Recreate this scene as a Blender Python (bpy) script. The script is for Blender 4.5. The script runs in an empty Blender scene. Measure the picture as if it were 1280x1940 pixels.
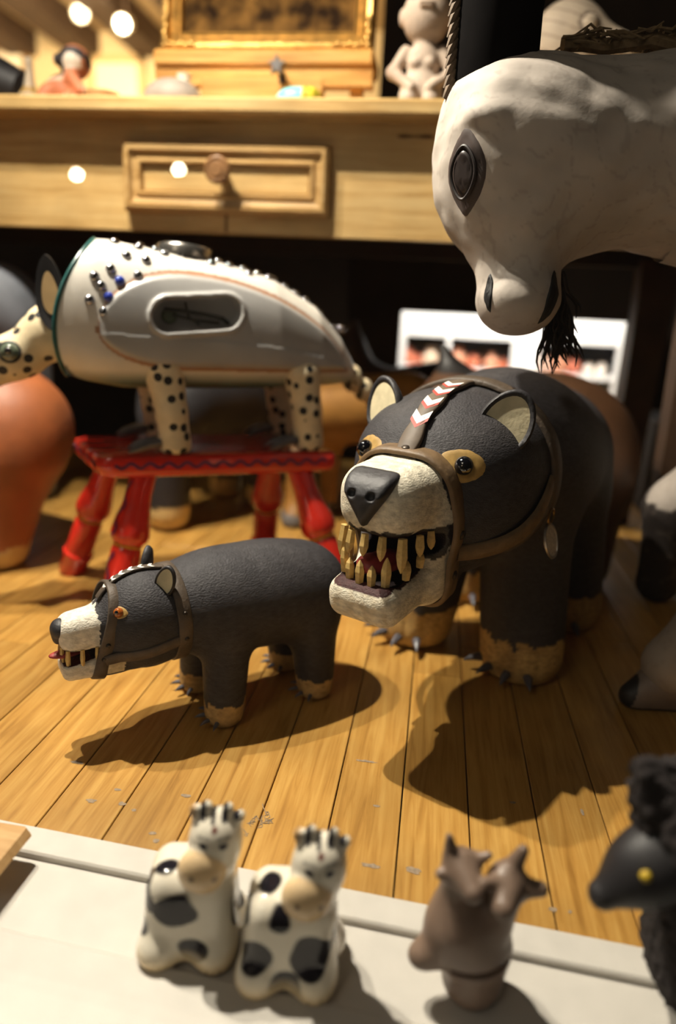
import bpy, math, random
import numpy as np
from math import sin, cos, pi, radians, sqrt, atan2
from mathutils import Vector, Matrix
random.seed(7); np.random.seed(7)
scene = bpy.context.scene
COL = scene.collection

# ------------------------------------------------------------------ camera
CAM_H, YAW, PITCH, ROLL = .41, radians(7.7), radians(16.1), radians(3.0)
fw = Vector((-sin(YAW)*cos(PITCH), cos(YAW)*cos(PITCH), -sin(PITCH)))
r0 = Vector((cos(YAW), sin(YAW), 0)); u0 = r0.cross(fw)
cr = r0*cos(ROLL)+u0*sin(ROLL); cu = -r0*sin(ROLL)+u0*cos(ROLL)
cd = bpy.data.cameras.new('camera'); cam = bpy.data.objects.new('camera', cd); COL.objects.link(cam)
M = Matrix((cr, cu, -fw)).transposed().to_4x4(); M.translation = (0, 0, CAM_H); cam.matrix_world = M
cd.sensor_fit = 'HORIZONTAL'; cd.sensor_width = 24; cd.lens = 24; cd.clip_start = .01; cd.clip_end = 60
cd.dof.use_dof = True; cd.dof.focus_distance = .61; cd.dof.aperture_fstop = 2.0
scene.camera = cam

# ------------------------------------------------------------------ world, lights, exposure
w = bpy.data.worlds.new('world'); scene.world = w; w.use_nodes = True
bg = w.node_tree.nodes['Background']; bg.inputs[0].default_value = (1, .85, .66, 1); bg.inputs[1].default_value = .014
scene.view_settings.view_transform = 'Standard'; scene.view_settings.look = 'None'
scene.view_settings.exposure = 0; scene.view_settings.gamma = 1
scene.view_settings.use_curve_mapping = False

def lamp(name, kind, loc, energy, color, target=None, **kw):
    l = bpy.data.lights.new(name, kind); l.energy = energy; l.color = color
    for k, v in kw.items(): setattr(l, k, v)
    o = bpy.data.objects.new(name, l); COL.objects.link(o); o.location = loc
    if target is not None:
        o.rotation_euler = (Vector(target)-Vector(loc)).to_track_quat('-Z', 'Y').to_euler()
    return o
WARM = (1, .905, .76)
lamp('spotlight_key', 'SPOT', (-.58, .72, 1.45), 128, WARM, (-.12, .75, 0), spot_size=radians(112), spot_blend=1, shadow_soft_size=.012)
lamp('spotlight_second', 'SPOT', (-.78, .78, 1.45), 74, WARM, (-.2, .75, 0), spot_size=radians(112), spot_blend=1, shadow_soft_size=.012)
lamp('gallery_light', 'AREA', (-2.6, 3.9, 2.3), 280, (1, .80, .52), (-3.0, 6.4, 1.9), size=1.2)
lamp('case_light', 'AREA', (.25, 2.22, .95), 26, (1, .95, .88), (.25, 2.62, .3), shape='RECTANGLE', size=.9, size_y=.15)
lamp('room_light', 'AREA', (-1.2, -1.6, 2.3), 7, (1, .86, .68), (-.1, .6, .2), size=.8)

# ------------------------------------------------------------------ helpers
def lin(c):
    c = [v/255 for v in c]
    return tuple(v/12.92 if v <= .04045 else ((v+.055)/1.055)**2.4 for v in c)
def A(c): return np.array(lin(c), dtype=np.float32)

MATS = {}
def mat(name, color=(128, 128, 128), rough=.6, var=.12, vscale=30, bump=0., bscale=200, metal=0, spec=.5, coat=0,
        attr=False, stretch=(1, 1, 1), emit=None, dots=None, alpha=None):
    if name in MATS: return MATS[name]
    m = bpy.data.materials.new(name); m.use_nodes = True; MATS[name] = m
    nt = m.node_tree; N = nt.nodes; L = nt.links; b = N['Principled BSDF']
    b.inputs['Roughness'].default_value = rough; b.inputs['Metallic'].default_value = metal
    b.inputs['Specular IOR Level'].default_value = spec; b.inputs['Coat Weight'].default_value = coat
    b.inputs['Coat Roughness'].default_value = .08
    tc = N.new('ShaderNodeTexCoord'); mp = N.new('ShaderNodeMapping'); mp.inputs['Scale'].default_value = stretch
    L.new(tc.outputs['Object'], mp.inputs[0])
    if attr:
        a = N.new('ShaderNodeVertexColor'); a.layer_name = 'col'; src = a.outputs[0]
    else:
        rgb = N.new('ShaderNodeRGB'); rgb.outputs[0].default_value = (*lin(color), 1); src = rgb.outputs[0]
    if dots:
        vo = N.new('ShaderNodeTexVoronoi'); vo.inputs['Scale'].default_value = dots[0]; vo.inputs['Randomness'].default_value = .55
        L.new(tc.outputs['Object'], vo.inputs['Vector'])
        lt = N.new('ShaderNodeMath'); lt.operation = 'LESS_THAN'; lt.inputs[1].default_value = dots[1]
        L.new(vo.outputs['Distance'], lt.inputs[0])
        mx = N.new('ShaderNodeMix'); mx.data_type = 'RGBA'; L.new(lt.outputs[0], mx.inputs[0]); L.new(src, mx.inputs[6])
        mx.inputs[7].default_value = (*lin((22, 20, 22)), 1); src = mx.outputs[2]
    if var:
        no = N.new('ShaderNodeTexNoise'); no.inputs['Scale'].default_value = vscale; no.inputs['Detail'].default_value = 6
        L.new(mp.outputs[0], no.inputs['Vector'])
        mr = N.new('ShaderNodeMapRange'); mr.inputs[1].default_value = .3; mr.inputs[2].default_value = .7
        mr.inputs[3].default_value = 1-var; mr.inputs[4].default_value = 1+var; L.new(no.outputs[0], mr.inputs[0])
        vm = N.new('ShaderNodeVectorMath'); vm.operation = 'SCALE'; L.new(src, vm.inputs[0]); L.new(mr.outputs[0], vm.inputs['Scale'])
        src = vm.outputs[0]
    L.new(src, b.inputs['Base Color'])
    if bump:
        n2 = N.new('ShaderNodeTexNoise'); n2.inputs['Scale'].default_value = bscale; n2.inputs['Detail'].default_value = 5
        L.new(mp.outputs[0], n2.inputs['Vector'])
        bp = N.new('ShaderNodeBump'); bp.inputs['Strength'].default_value = bump; bp.inputs['Distance'].default_value = .002
        L.new(n2.outputs[0], bp.inputs['Height']); L.new(bp.outputs[0], b.inputs['Normal'])
    if emit:
        b.inputs['Emission Color'].default_value = (*lin(color), 1); b.inputs['Emission Strength'].default_value = emit
    return m

def link(o, parent=None):
    COL.objects.link(o)
    if parent is not None: o.parent = parent
    return o
def tag(o, label=None, cat=None, group=None, kind=None):
    if label: o['label'] = label
    if cat: o['category'] = cat
    if group: o['group'] = group
    if kind: o['kind'] = kind
    return o
def thing(name, label, cat, loc=(0, 0, 0), head=None, group=None, rotz=None):
    o = bpy.data.objects.new(name, None); o.empty_display_size = .02; COL.objects.link(o); o.location = loc
    if head is not None: o.rotation_euler = (0, 0, atan2(head[1], head[0]))
    if rotz is not None: o.rotation_euler = (0, 0, rotz)
    return tag(o, label, cat, group)
def copy_tree(o, parent=None):
    c = o.copy(); COL.objects.link(c)
    if parent is not None: c.parent = parent
    for ch in list(o.children): copy_tree(ch, c)
    return c

class MB:
    def __init__(s): s.v = []; s.f = []; s.c = []
    def add(s, vs, fs):
        n = len(s.v); s.v += [tuple(map(float, v)) for v in vs]; s.f += [tuple(n+i for i in f) for f in fs]; return s
    def box(s, lo, hi, bev=0, mtx=None):
        (x0, y0, z0), (x1, y1, z1) = lo, hi
        if bev <= 0:
            vs = [(x0,y0,z0),(x1,y0,z0),(x1,y1,z0),(x0,y1,z0),(x0,y0,z1),(x1,y0,z1),(x1,y1,z1),(x0,y1,z1)]
            fs = [(3,2,1,0),(4,5,6,7),(0,1,5,4),(1,2,6,5),(2,3,7,6),(3,0,4,7)]
        else:
            # each corner becomes three vertices
            vs = []; idx = {}
            X = (x0, x1); Y = (y0, y1); Z = (z0, z1); b = bev
            for i in (0,1):
                for j in (0,1):
                    for k in (0,1):
                        sx, sy, sz = (1-2*i)*b, (1-2*j)*b, (1-2*k)*b
                        for a, d in enumerate(((0,sy,sz),(sx,0,sz),(sx,sy,0))):
                            idx[i,j,k,a] = len(vs); vs.append((X[i]+d[0], Y[j]+d[1], Z[k]+d[2]))
            fs = []
            q = lambda *t: [idx[e] for e in t]
            for i in (0,1):
                f = q((i,0,0,0),(i,1,0,0),(i,1,1,0),(i,0,1,0)); fs.append(f if i else f[::-1])
                f = q((0,i,0,1),(0,i,1,1),(1,i,1,1),(1,i,0,1)); fs.append(f if i else f[::-1])
                f = q((0,0,i,2),(1,0,i,2),(1,1,i,2),(0,1,i,2)); fs.append(f if i else f[::-1])
            for j in (0,1):
                for k in (0,1):
                    f = q((0,j,k,1),(1,j,k,1),(1,j,k,2),(0,j,k,2)); fs.append(f if (j+k) % 2 == 0 else f[::-1])
                    f = q((j,0,k,0),(j,0,k,2),(j,1,k,2),(j,1,k,0)); fs.append(f if (j+k) % 2 else f[::-1])
                    f = q((j,k,0,0),(j,k,1,0),(j,k,1,1),(j,k,0,1)); fs.append(f if (j+k) % 2 == 0 else f[::-1])
            for i in (0,1):
                for j in (0,1):
                    for k in (0,1):
                        f = q((i,j,k,0),(i,j,k,1),(i,j,k,2)); fs.append(f if (i+j+k) % 2 else f[::-1])
        if mtx is not None: vs = [mtx @ Vector(v) for v in vs]
        return s.add(vs, fs)
    def rings(s, rings, closed=False, caps=True):
        n = len(rings[0]); m = len(rings); fs = []
        for i in range(m if closed else m-1):
            a = i*n; b = ((i+1) % m)*n
            for j in range(n): fs.append((a+j, a+(j+1) % n, b+(j+1) % n, b+j))
        if caps and not closed: fs.append(tuple(range(n))[::-1]); fs.append(tuple((m-1)*n+j for j in range(n)))
        return s.add([p for r in rings for p in r], fs)
    def tube(s, path, rad, seg=10, closed=False, flat=1.0):
        P = [Vector(p) for p in path]; n = len(P)
        if not hasattr(rad, '__len__'): rad = [rad]*n
        t0 = (P[1]-P[0]).normalized(); up = Vector((0,0,1)) if abs(t0.z) < .9 else Vector((1,0,0))
        nx = t0.cross(up).normalized(); R = []
        for i in range(n):
            if closed: t = P[(i+1) % n]-P[i-1]
            else: t = P[min(i+1, n-1)]-P[max(i-1, 0)]
            t.normalize(); nx = (nx-t*nx.dot(t)).normalized(); ny = t.cross(nx)
            R.append([P[i]+(nx*cos(2*pi*j/seg)+ny*sin(2*pi*j/seg)*flat)*rad[i] for j in range(seg)])
        return s.rings(R, closed)
    def lathe(s, prof, seg=24, mtx=None):
        R = [[(r*cos(2*pi*j/seg), r*sin(2*pi*j/seg), z) for j in range(seg)] for r, z in prof]
        if mtx is not None: R = [[mtx @ Vector(p) for p in r] for r in R]
        return s.rings(R)
    def ball(s, c, r, seg=12, rr=8):
        if not hasattr(r, '__len__'): r = (r, r, r)
        R = []
        for i in range(rr+1):
            a = -pi/2+pi*min(max(i/rr, .012), .988)
            R.append([(c[0]+r[0]*cos(a)*cos(2*pi*j/seg), c[1]+r[1]*cos(a)*sin(2*pi*j/seg), c[2]+r[2]*sin(a)) for j in range(seg)])
        return s.rings(R)
    def band(s, path, normals, width, thick, closed=False, sides=None):
        # strap: path on the surface, outward normals, rectangular section with slightly rounded edges
        P = [Vector(p) for p in path]; Nn = [Vector(n).normalized() for n in normals]; n = len(P); R = []
        for i in range(n):
            if closed: t = (P[(i+1) % n]-P[i-1]).normalized()
            else: t = (P[min(i+1, n-1)]-P[max(i-1, 0)]).normalized()
            sd = sides[i] if sides else t.cross(Nn[i]).normalized(); nn = Nn[i]
            wd = width[i] if hasattr(width, '__len__') else width
            h = wd/2; e = min(thick*.4, h*.4)
            R.append([P[i]+sd*a+nn*b for a, b in ((-h, 0), (h, 0), (h, thick-e), (h-e, thick), (-h+e, thick), (-h, thick-e))])
        return s.rings(R, closed)
    def prism(s, poly, y0, y1, bev=0):
        # polygon in xz, extruded in y
        n = len(poly)
        if bev:
            c = np.mean(poly, axis=0); inn = [tuple(np.array(p)+(c-np.array(p))/max(1e-6, np.linalg.norm(c-np.array(p)))*bev) for p in poly]
            R = [[(p[0], y0, p[1]) for p in inn], [(p[0], y0+bev, p[1]) for p in poly], [(p[0], y1-bev, p[1]) for p in poly], [(p[0], y1, p[1]) for p in inn]]
        else: R = [[(p[0], y0, p[1]) for p in poly], [(p[0], y1, p[1]) for p in poly]]
        return s.rings(R)
    def build(s, name, m, parent=None, smooth=True, angle=40, loc=None):
        me = bpy.data.meshes.new(name); me.from_pydata(s.v, [], s.f); me.validate()
        import bmesh
        b = bmesh.new(); b.from_mesh(me); bmesh.ops.recalc_face_normals(b, faces=b.faces); b.to_mesh(me); b.free()
        if smooth:
            me.polygons.foreach_set('use_smooth', [True]*len(me.polygons)); me.set_sharp_from_angle(angle=radians(angle))
        me.materials.append(m); o = bpy.data.objects.new(name, me)
        if loc is not None: o.location = loc
        return link(o, parent)

# --- signed distance modelling
def ell(P, c, r):
    x, y, z = ((P[i]-c[i])/r[i] for i in range(3)); k0 = np.sqrt(x*x+y*y+z*z)
    k1 = np.sqrt((x/r[0])**2+(y/r[1])**2+(z/r[2])**2)+1e-9
    return k0*(k0-1)/k1
def cap(P, a, b, ra, rb):
    a = np.array(a, dtype=np.float32); d = np.array(b, dtype=np.float32)-a
    px, py, pz = (P[i]-a[i] for i in range(3))
    t = np.clip((px*d[0]+py*d[1]+pz*d[2])/float(d@d), 0, 1)
    return np.sqrt((px-t*d[0])**2+(py-t*d[1])**2+(pz-t*d[2])**2)-(ra+(rb-ra)*t)
def rbox(P, c, h, r, ry=0, rz=0):
    x, y, z = (P[i]-c[i] for i in range(3))
    if ry: x, z = x*cos(ry)-z*sin(ry), x*sin(ry)+z*cos(ry)
    if rz: x, y = x*cos(rz)+y*sin(rz), -x*sin(rz)+y*cos(rz)
    q = [np.abs(v)-(h[i]-r) for i, v in enumerate((x, y, z))]
    o = np.sqrt(sum(np.maximum(v, 0)**2 for v in q)); return o+np.minimum(np.maximum(np.maximum(q[0], q[1]), q[2]), 0)-r
def smin(a, b, k):
    h = np.clip(.5+.5*(b-a)/k, 0, 1); return b+(a-b)*h-k*h*(1-h)
def U(k, *fs):
    r = fs[0]
    for f in fs[1:]: r = smin(r, f, k)
    return r
def smax(a, b, k): return -smin(-a, -b, k)
_rn = np.random.RandomState(3); _dirs = _rn.normal(size=(24, 3)); _dirs /= np.linalg.norm(_dirs, axis=1)[:, None]; _ph = _rn.rand(24)*6.28
def wob(P, freq, n=8, o=0):
    return sum(np.sin(freq*(1+.13*i)*(P[0]*_dirs[(i+o) % 24][0]+P[1]*_dirs[(i+o) % 24][1]+P[2]*_dirs[(i+o) % 24][2])+_ph[(i+o) % 24]) for i in range(n))/sqrt(n)
def surfnet(f, lo, hi, h):
    ax = [np.arange(lo[i], hi[i]+h, h, dtype=np.float32) for i in range(3)]
    G = np.meshgrid(*ax, indexing='ij'); v = f(G).astype(np.float32)
    s = v < 0; n = s.shape
    cnt = np.zeros(tuple(k-1 for k in n), dtype=np.int8)
    offs = [(i, j, k) for i in (0,1) for j in (0,1) for k in (0,1)]
    for o in offs: cnt += s[o[0]:n[0]-1+o[0], o[1]:n[1]-1+o[1], o[2]:n[2]-1+o[2]]
    act = (cnt > 0) & (cnt < 8); idx = np.argwhere(act)
    vid = -np.ones(act.shape, dtype=np.int64); vid[act] = np.arange(len(idx))
    pos = np.zeros((len(idx), 3)); c = np.zeros(len(idx))
    for o in offs:
        for a in range(3):
            if o[a]: continue
            p = list(o); p[a] = 1
            v0 = v[idx[:,0]+o[0], idx[:,1]+o[1], idx[:,2]+o[2]]; v1 = v[idx[:,0]+p[0], idx[:,1]+p[1], idx[:,2]+p[2]]
            m = (v0 < 0) != (v1 < 0); t = np.where(m, v0/np.where(m, v0-v1, 1), 0)
            q = np.array(o, dtype=float)[None].repeat(len(idx), 0); q[:, a] += t; pos += q*m[:, None]; c += m
    pos = (idx+pos/c[:, None])*h+np.array(lo)
    F = []
    for a in range(3):
        b, d = (a+1) % 3, (a+2) % 3
        sl0 = [slice(None)]*3; sl1 = [slice(None)]*3; sl0[a] = slice(0, -1); sl1[a] = slice(1, None)
        s0, s1 = s[tuple(sl0)], s[tuple(sl1)]
        ch = np.argwhere(s0 != s1)
        ch = ch[(ch[:, b] > 0) & (ch[:, d] > 0) & (ch[:, b] < n[b]-1) & (ch[:, d] < n[d]-1)]
        fl = s0[ch[:,0], ch[:,1], ch[:,2]]
        def g(db, dd):
            q = ch.copy(); q[:, b] -= db; q[:, d] -= dd; return vid[q[:,0], q[:,1], q[:,2]]
        quad = np.stack([g(1,1), g(0,1), g(0,0), g(1,0)], 1)
        quad[~fl] = quad[~fl][:, ::-1]; F.append(quad)
    return pos, np.concatenate(F)
def smesh(name, pieces, m, parent=None, paint=None):
    """pieces: list of (sdf, lo, hi, h); paint(V)->colours"""
    Vs, Fs, n = [], [], 0
    for f, lo, hi, h in pieces:
        V, F = surfnet(f, lo, hi, h); Vs.append(V); Fs.append(F+n); n += len(V)
    V = np.concatenate(Vs); F = np.concatenate(Fs); me = bpy.data.meshes.new(name)
    me.vertices.add(len(V)); me.vertices.foreach_set('co', V.astype(np.float32).ravel())
    me.loops.add(F.size); me.loops.foreach_set('vertex_index', F.ravel().astype(np.int32))
    me.polygons.add(len(F)); me.polygons.foreach_set('loop_start', np.arange(0, F.size, 4, dtype=np.int32))
    me.polygons.foreach_set('use_smooth', np.ones(len(F), dtype=bool))
    me.update(calc_edges=True); me.validate()
    if paint is not None:
        c = paint(V); ca = me.color_attributes.new('col', 'FLOAT_COLOR', 'POINT')
        ca.data.foreach_set('color', np.concatenate([c, np.ones((len(V), 1))], 1).astype(np.float32).ravel())
    me.materials.append(m); return link(bpy.data.objects.new(name, me), parent)
def cols(V, base): return np.tile(A(base), (len(V), 1)).astype(np.float32)
def mixc(c, m, col): m = np.clip(m, 0, 1)[:, None]; return c*(1-m)+A(col)*m
def PV(V): return (V[:, 0], V[:, 1], V[:, 2])
def grad(f, p, e=.0015):
    p = np.array(p, dtype=float); g = []
    for i in range(3):
        a = p.copy(); b = p.copy(); a[i] += e; b[i] -= e
        g.append(float(f((np.array([a[0]]), np.array([a[1]]), np.array([a[2]])))[0]-f((np.array([b[0]]), np.array([b[1]]), np.array([b[2]])))[0]))
    return Vector(g).normalized()
def cast(f, c, d, rmax, n=260):
    """outermost surface point of f along c + r d"""
    c = np.array(c, dtype=float); d = np.array(d, dtype=float); r = np.linspace(0, rmax, n)
    v = f((c[0]+r*d[0], c[1]+r*d[1], c[2]+r*d[2])); k = np.where(v < 0)[0]
    return float(r[k[-1]]) if len(k) else 0.
def fit_ring(f, c, u, v, rmax, n=72, a0=0, a1=2*pi, smooth=3, closed=True, off=.0005, hull=True):
    """strap path hugging f: polar cast in the plane (u, v) about c"""
    an = [a0+(a1-a0)*i/(n if closed else n-1) for i in range(n)]
    u = np.array(u, dtype=float); v = np.array(v, dtype=float)
    r = np.array([cast(f, c, u*cos(a)+v*sin(a), rmax) for a in an])
    for _ in range(smooth):
        rp = np.concatenate([r[-1:], r, r[:1]]) if closed else np.concatenate([r[:1], r, r[-1:]])
        av = (rp[:-2]+rp[1:-1]*2+rp[2:])/4; r = np.maximum(av, r) if hull else av
    pts = [Vector(np.array(c)+(u*cos(a)+v*sin(a))*(rr+off)) for a, rr in zip(an, r)]
    nrm = []
    m = len(pts); ax = Vector(np.cross(u, v))
    for i in range(m):
        t = (pts[(i+1) % m]-pts[i-1]) if closed else (pts[min(i+1, m-1)]-pts[max(i-1, 0)])
        q = t.cross(ax).normalized(); rad = Vector(u*cos(an[i])+v*sin(an[i])); nrm.append(q if q.dot(rad) > 0 else -q)
    return pts, nrm
def claw(mb, p, d, ln, r, droop=.35, seg=7):
    p = Vector(p); d = Vector(d).normalized(); P = []
    for i in range(6):
        t = i/5; P.append(p+d*ln*t+Vector((0, 0, -droop*ln*t*t)))
    mb.tube(P, [r, r*1.05, r*.95, r*.75, r*.45, r*.06], seg)
def tooth(mb, p, d, ln, r):
    p = Vector(p); d = Vector(d).normalized()
    mb.tube([p-d*.003, p+d*ln*.45, p+d*ln*.75, p+d*ln], [r*.8, r, r*.72, r*.12], 6)

# ------------------------------------------------------------------ the setting
# floor: strip boards running away from the lens
def wood_mat(name, c1, c2, c3, rough=.33, axis='Y', rnd=.16, scl=1., coat=0.):
    m = bpy.data.materials.new(name); m.use_nodes = True; nt = m.node_tree; N = nt.nodes; L = nt.links; b = N['Principled BSDF']
    tc = N.new('ShaderNodeTexCoord'); mp = N.new('ShaderNodeMapping'); oi = N.new('ShaderNodeObjectInfo')
    mp.inputs['Scale'].default_value = {'Y': (60*scl, 3.5*scl, 60*scl), 'X': (3.5*scl, 60*scl, 60*scl), 'Z': (60*scl, 60*scl, 3.5*scl)}[axis]
    ad = N.new('ShaderNodeVectorMath'); ad.operation = 'ADD'; cm = N.new('ShaderNodeCombineXYZ')
    ml = N.new('ShaderNodeMath'); ml.operation = 'MULTIPLY'; ml.inputs[1].default_value = 37.; L.new(oi.outputs['Random'], ml.inputs[0])
    L.new(ml.outputs[0], cm.inputs[0]); L.new(ml.outputs[0], cm.inputs[1])
    L.new(tc.outputs['Object'], ad.inputs[0]); L.new(cm.outputs[0], ad.inputs[1]); L.new(ad.outputs[0], mp.inputs[0])
    n1 = N.new('ShaderNodeTexNoise'); n1.inputs['Scale'].default_value = 1.6; n1.inputs['Detail'].default_value = 9; n1.inputs['Roughness'].default_value = .62
    n1.inputs['Distortion'].default_value = .6; L.new(mp.outputs[0], n1.inputs['Vector'])
    cr_ = N.new('ShaderNodeValToRGB'); e = cr_.color_ramp.elements
    e[0].position = .30; e[0].color = (*lin(c1), 1); e[1].position = .66; e[1].color = (*lin(c3), 1)
    k = e.new(.46); k.color = (*lin(c2), 1); L.new(n1.outputs[0], cr_.inputs[0])
    n3 = N.new('ShaderNodeTexNoise'); n3.inputs['Scale'].default_value = 9; n3.inputs['Detail'].default_value = 3; L.new(ad.outputs[0], n3.inputs['Vector'])
    a1 = N.new('ShaderNodeMapRange'); a1.inputs[1].default_value = .35; a1.inputs[2].default_value = .65; a1.inputs[3].default_value = .86; a1.inputs[4].default_value = 1.1
    L.new(n3.outputs[0], a1.inputs[0])
    mr = N.new('ShaderNodeMapRange'); mr.inputs[3].default_value = 1-rnd; mr.inputs[4].default_value = 1+rnd*.6; L.new(oi.outputs['Random'], mr.inputs[0])
    mm = N.new('ShaderNodeMath'); mm.operation = 'MULTIPLY'; L.new(mr.outputs[0], mm.inputs[0]); L.new(a1.outputs[0], mm.inputs[1])
    vm = N.new('ShaderNodeVectorMath'); vm.operation = 'SCALE'; L.new(cr_.outputs[0], vm.inputs[0]); L.new(mm.outputs[0], vm.inputs['Scale'])
    L.new(vm.outputs[0], b.inputs['Base Color']); b.inputs['Roughness'].default_value = rough; b.inputs['Coat Weight'].default_value = coat
    bp = N.new('ShaderNodeBump'); bp.inputs['Strength'].default_value = .12; bp.inputs['Distance'].default_value = .001
    L.new(n1.outputs[0], bp.inputs['Height']); L.new(bp.outputs[0], b.inputs['Normal']); return m
MAPLE = wood_mat('varnished floor board', (142, 100, 42), (168, 124, 58), (184, 143, 75), rough=.36, scl=1.5, rnd=.12)
PINE = wood_mat('waxed pine', (158, 122, 68), (186, 152, 96), (198, 168, 114), rough=.42, axis='X', rnd=.03)
GAP = mat('dark board joint', (52, 40, 26), .9)
WHITE = mat('white painted sill', (193, 188, 179), .55, var=.05, vscale=40, bump=.15, bscale=90)
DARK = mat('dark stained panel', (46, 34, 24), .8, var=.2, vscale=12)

fl = MB().box((-3, .392, -.03), (2.6, 5.4, -.011)).build('floor', GAP); tag(fl, kind='structure')
SEAMS_X0, PW = .0015, .0585
pm = {}
def plank(x, y0, y1):
    key = round(y1-y0, 3)
    if key not in pm:
        b = MB().box((-PW/2+.0006, 0, -.012), (PW/2-.0006, key, 0), .0006); o = b.build('plank', MAPLE, fl, smooth=False); pm[key] = o.data
    else: o = link(bpy.data.objects.new('plank', pm[key]), fl)
    o.location = (x, y0, 0); return o
cuts = {0: [.745, 1.9], 1: [.825, 2.2], -1: [1.25], 2: [1.05], -2: [1.55], -4: [1.0], -6: [.9, 1.7], 4: [.9], 3: [1.4]}
for i in range(-22, 18):
    x = SEAMS_X0+PW*(i+.5); y = .392-.044*x
    ends = cuts.get(i, [random.choice((.7, .95, 1.3, 1.6)), 2.3])
    if -8 <= i <= 4 and i not in cuts: ends = [random.choice((1.1, 1.35, 1.6)), 2.3]
    for e in ends+[3.2]:
        plank(x, y, e-.0006); y = e
# small worn scuffs and nail holes in the boards (paint chips with a shape of their own)
SCUFF = mat('grey scuff mark', (140, 122, 100), .8, var=.25, vscale=400)
def scuff(x, y, w_, h_, seed, parent=fl):
    rr = random.Random(seed); n = 14; P = []
    for k in range(n):
        a = 2*pi*k/n; q = .55+.45*rr.random(); P.append((x+w_*cos(a)*q, y+h_*sin(a)*q, .0003))
    MB().add(P, [tuple(range(n))]).build('scuff_mark', SCUFF, parent, smooth=False)
for k, (x, y, a, b) in enumerate([(-.247, .473, .004, .002), (-.262, .455, .006, .003), (-.235, .457, .004, .003), (-.222, .452, .003, .002), (-.185, .478, .006, .003),
        (-.196, .43, .004, .002), (-.190, .423, .003, .003), (-.30, .50, .009, .003), (-.02, .50, .004, .002), (-.018, .432, .010, .003), (.015, .434, .008, .004),
        (.085, .42, .003, .002), (.118, .418, .004, .003), (.13, .418, .002, .002), (.10, .53, .004, .002), (-.035, .56, .012, .002), (.16, .53, .002, .006)]):
    scuff(x, y, a, b, k)

rr = random.Random(11)
for k in range(9):
    x, y = -.114+rr.uniform(-.008, .008), .452+rr.uniform(-.012, .012); P2 = [Vector((x, y, .0002))]
    for i in range(7): P2.append(P2[-1]+Vector((rr.uniform(-.004, .004), rr.uniform(-.003, .006), 0)))
    MB().band(P2, [Vector((0, 0, 1))]*8, .0007, .0002).build('scratch_mark', SCUFF, fl, smooth=False)
# white sill in front: back strip, channel, front lip. Its length runs about 2.5 degrees off the table's
sill_rot = atan2(-.044, 1)
def sill(name, y0, y1, z0, z1, bev=.0015):
    o = MB().box((-1.2, y0, z0), (1.0, y1, z1), bev).build(name, WHITE, smooth=False); o.rotation_euler.z = sill_rot; o.location = (0, .405, 0)
    return tag(o, kind='structure')
sill('trim_1', -.026, 0, -.03, .0015)
sill('trim_2', -.0865, -.0255, -.03, -.0045, 0)
sill('trim_3', -.18, -.086, -.05, -.001, .003)

# front glass of the case, standing on the sill between lens and scene
gm = bpy.data.materials.new('clear case glass'); gm.use_nodes = True; nt = gm.node_tree; nt.nodes.remove(nt.nodes['Principled BSDF'])
tr = nt.nodes.new('ShaderNodeBsdfTransparent'); tr.inputs[0].default_value = (.985, .99, .985, 1); gl = nt.nodes.new('ShaderNodeBsdfGlossy'); gl.inputs['Roughness'].default_value = 0
mxs = nt.nodes.new('ShaderNodeMixShader'); mxs.inputs[0].default_value = .05; nt.links.new(tr.outputs[0], mxs.inputs[1]); nt.links.new(gl.outputs[0], mxs.inputs[2])
nt.links.new(mxs.outputs[0], nt.nodes['Material Output'].inputs[0])
o = MB().box((-1.2, -.150, -.001), (1.0, -.146, 1.6)).build('window_1', gm, smooth=False); o.rotation_euler.z = sill_rot; o.location = (0, .405, 0); tag(o, kind='structure')

# dark screens behind the table, with an opening into a lit case
def wallbox(name, boxes, m, kind='structure'):
    b = MB()
    for lo, hi in boxes: b.box(lo, hi)
    return tag(b.build(name, m, smooth=False), kind=kind)
wallbox('wall_back', [((-.22, 2.0, 0), (-.12, 2.04, 2.9)), ((-.12, 2.0, 0), (.50, 2.04, .10)), ((-.12, 2.0, .435), (.50, 2.04, 2.9)), ((.50, 2.0, 0), (2.6, 2.04, 2.9)), ((-3, 2.0, 0), (-.22, 2.04, .70))], DARK)
CREAM = mat('cream plaster', (222, 196, 150), .9, var=.04, vscale=4)
BEAM = mat('dark ceiling beam', (74, 54, 36), .8, var=.2, vscale=6)
wallbox('wall_gallery', [((-6.5, 6.5, 0), (3, 6.6, 2.72))], CREAM)
wallbox('wall_left', [((-4.6, 3.4, 0), (-4.5, 6.5, 2.72))], CREAM)
wallbox('ceiling', [((-6.5, 3.0, 2.72), (3, 6.6, 2.80))], mat('beige ceiling', (196, 168, 124), .9, var=.05, vscale=3))
for k, x in enumerate((-4.55, -3.95, -3.35, -2.75, -2.15)):
    tag(MB().box((x-.13, 3.0, 2.52), (x+.13, 6.5, 2.72), .01).build('trim_%d' % (10+k), BEAM, smooth=False), kind='structure')
d = MB().box((-3.27, 6.47, 0), (-2.86, 6.51, 2.47)).build('door_1', mat('pale door opening', (246, 228, 190), .8, var=.03), smooth=False); tag(d, kind='structure')
b = MB(); b.box((-3.33, 6.45, 0), (-3.27, 6.52, 2.53), .005); b.box((-2.86, 6.45, 0), (-2.80, 6.52, 2.53), .005); b.box((-3.33, 6.45, 2.47), (-2.80, 6.52, 2.53), .005)
b.build('door_frame', mat('tan door frame', (206, 172, 118), .6), d, smooth=False)
wp = thing('framed_picture', 'pale framed picture on the far gallery wall at left edge', 'picture', (-4.19, 6.47, 1.9))
MB().box((-.34, -.02, -.35), (.30, .03, .72), .01).build('frame', mat('brown picture frame', (150, 112, 70), .5), wp, smooth=False)
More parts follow.
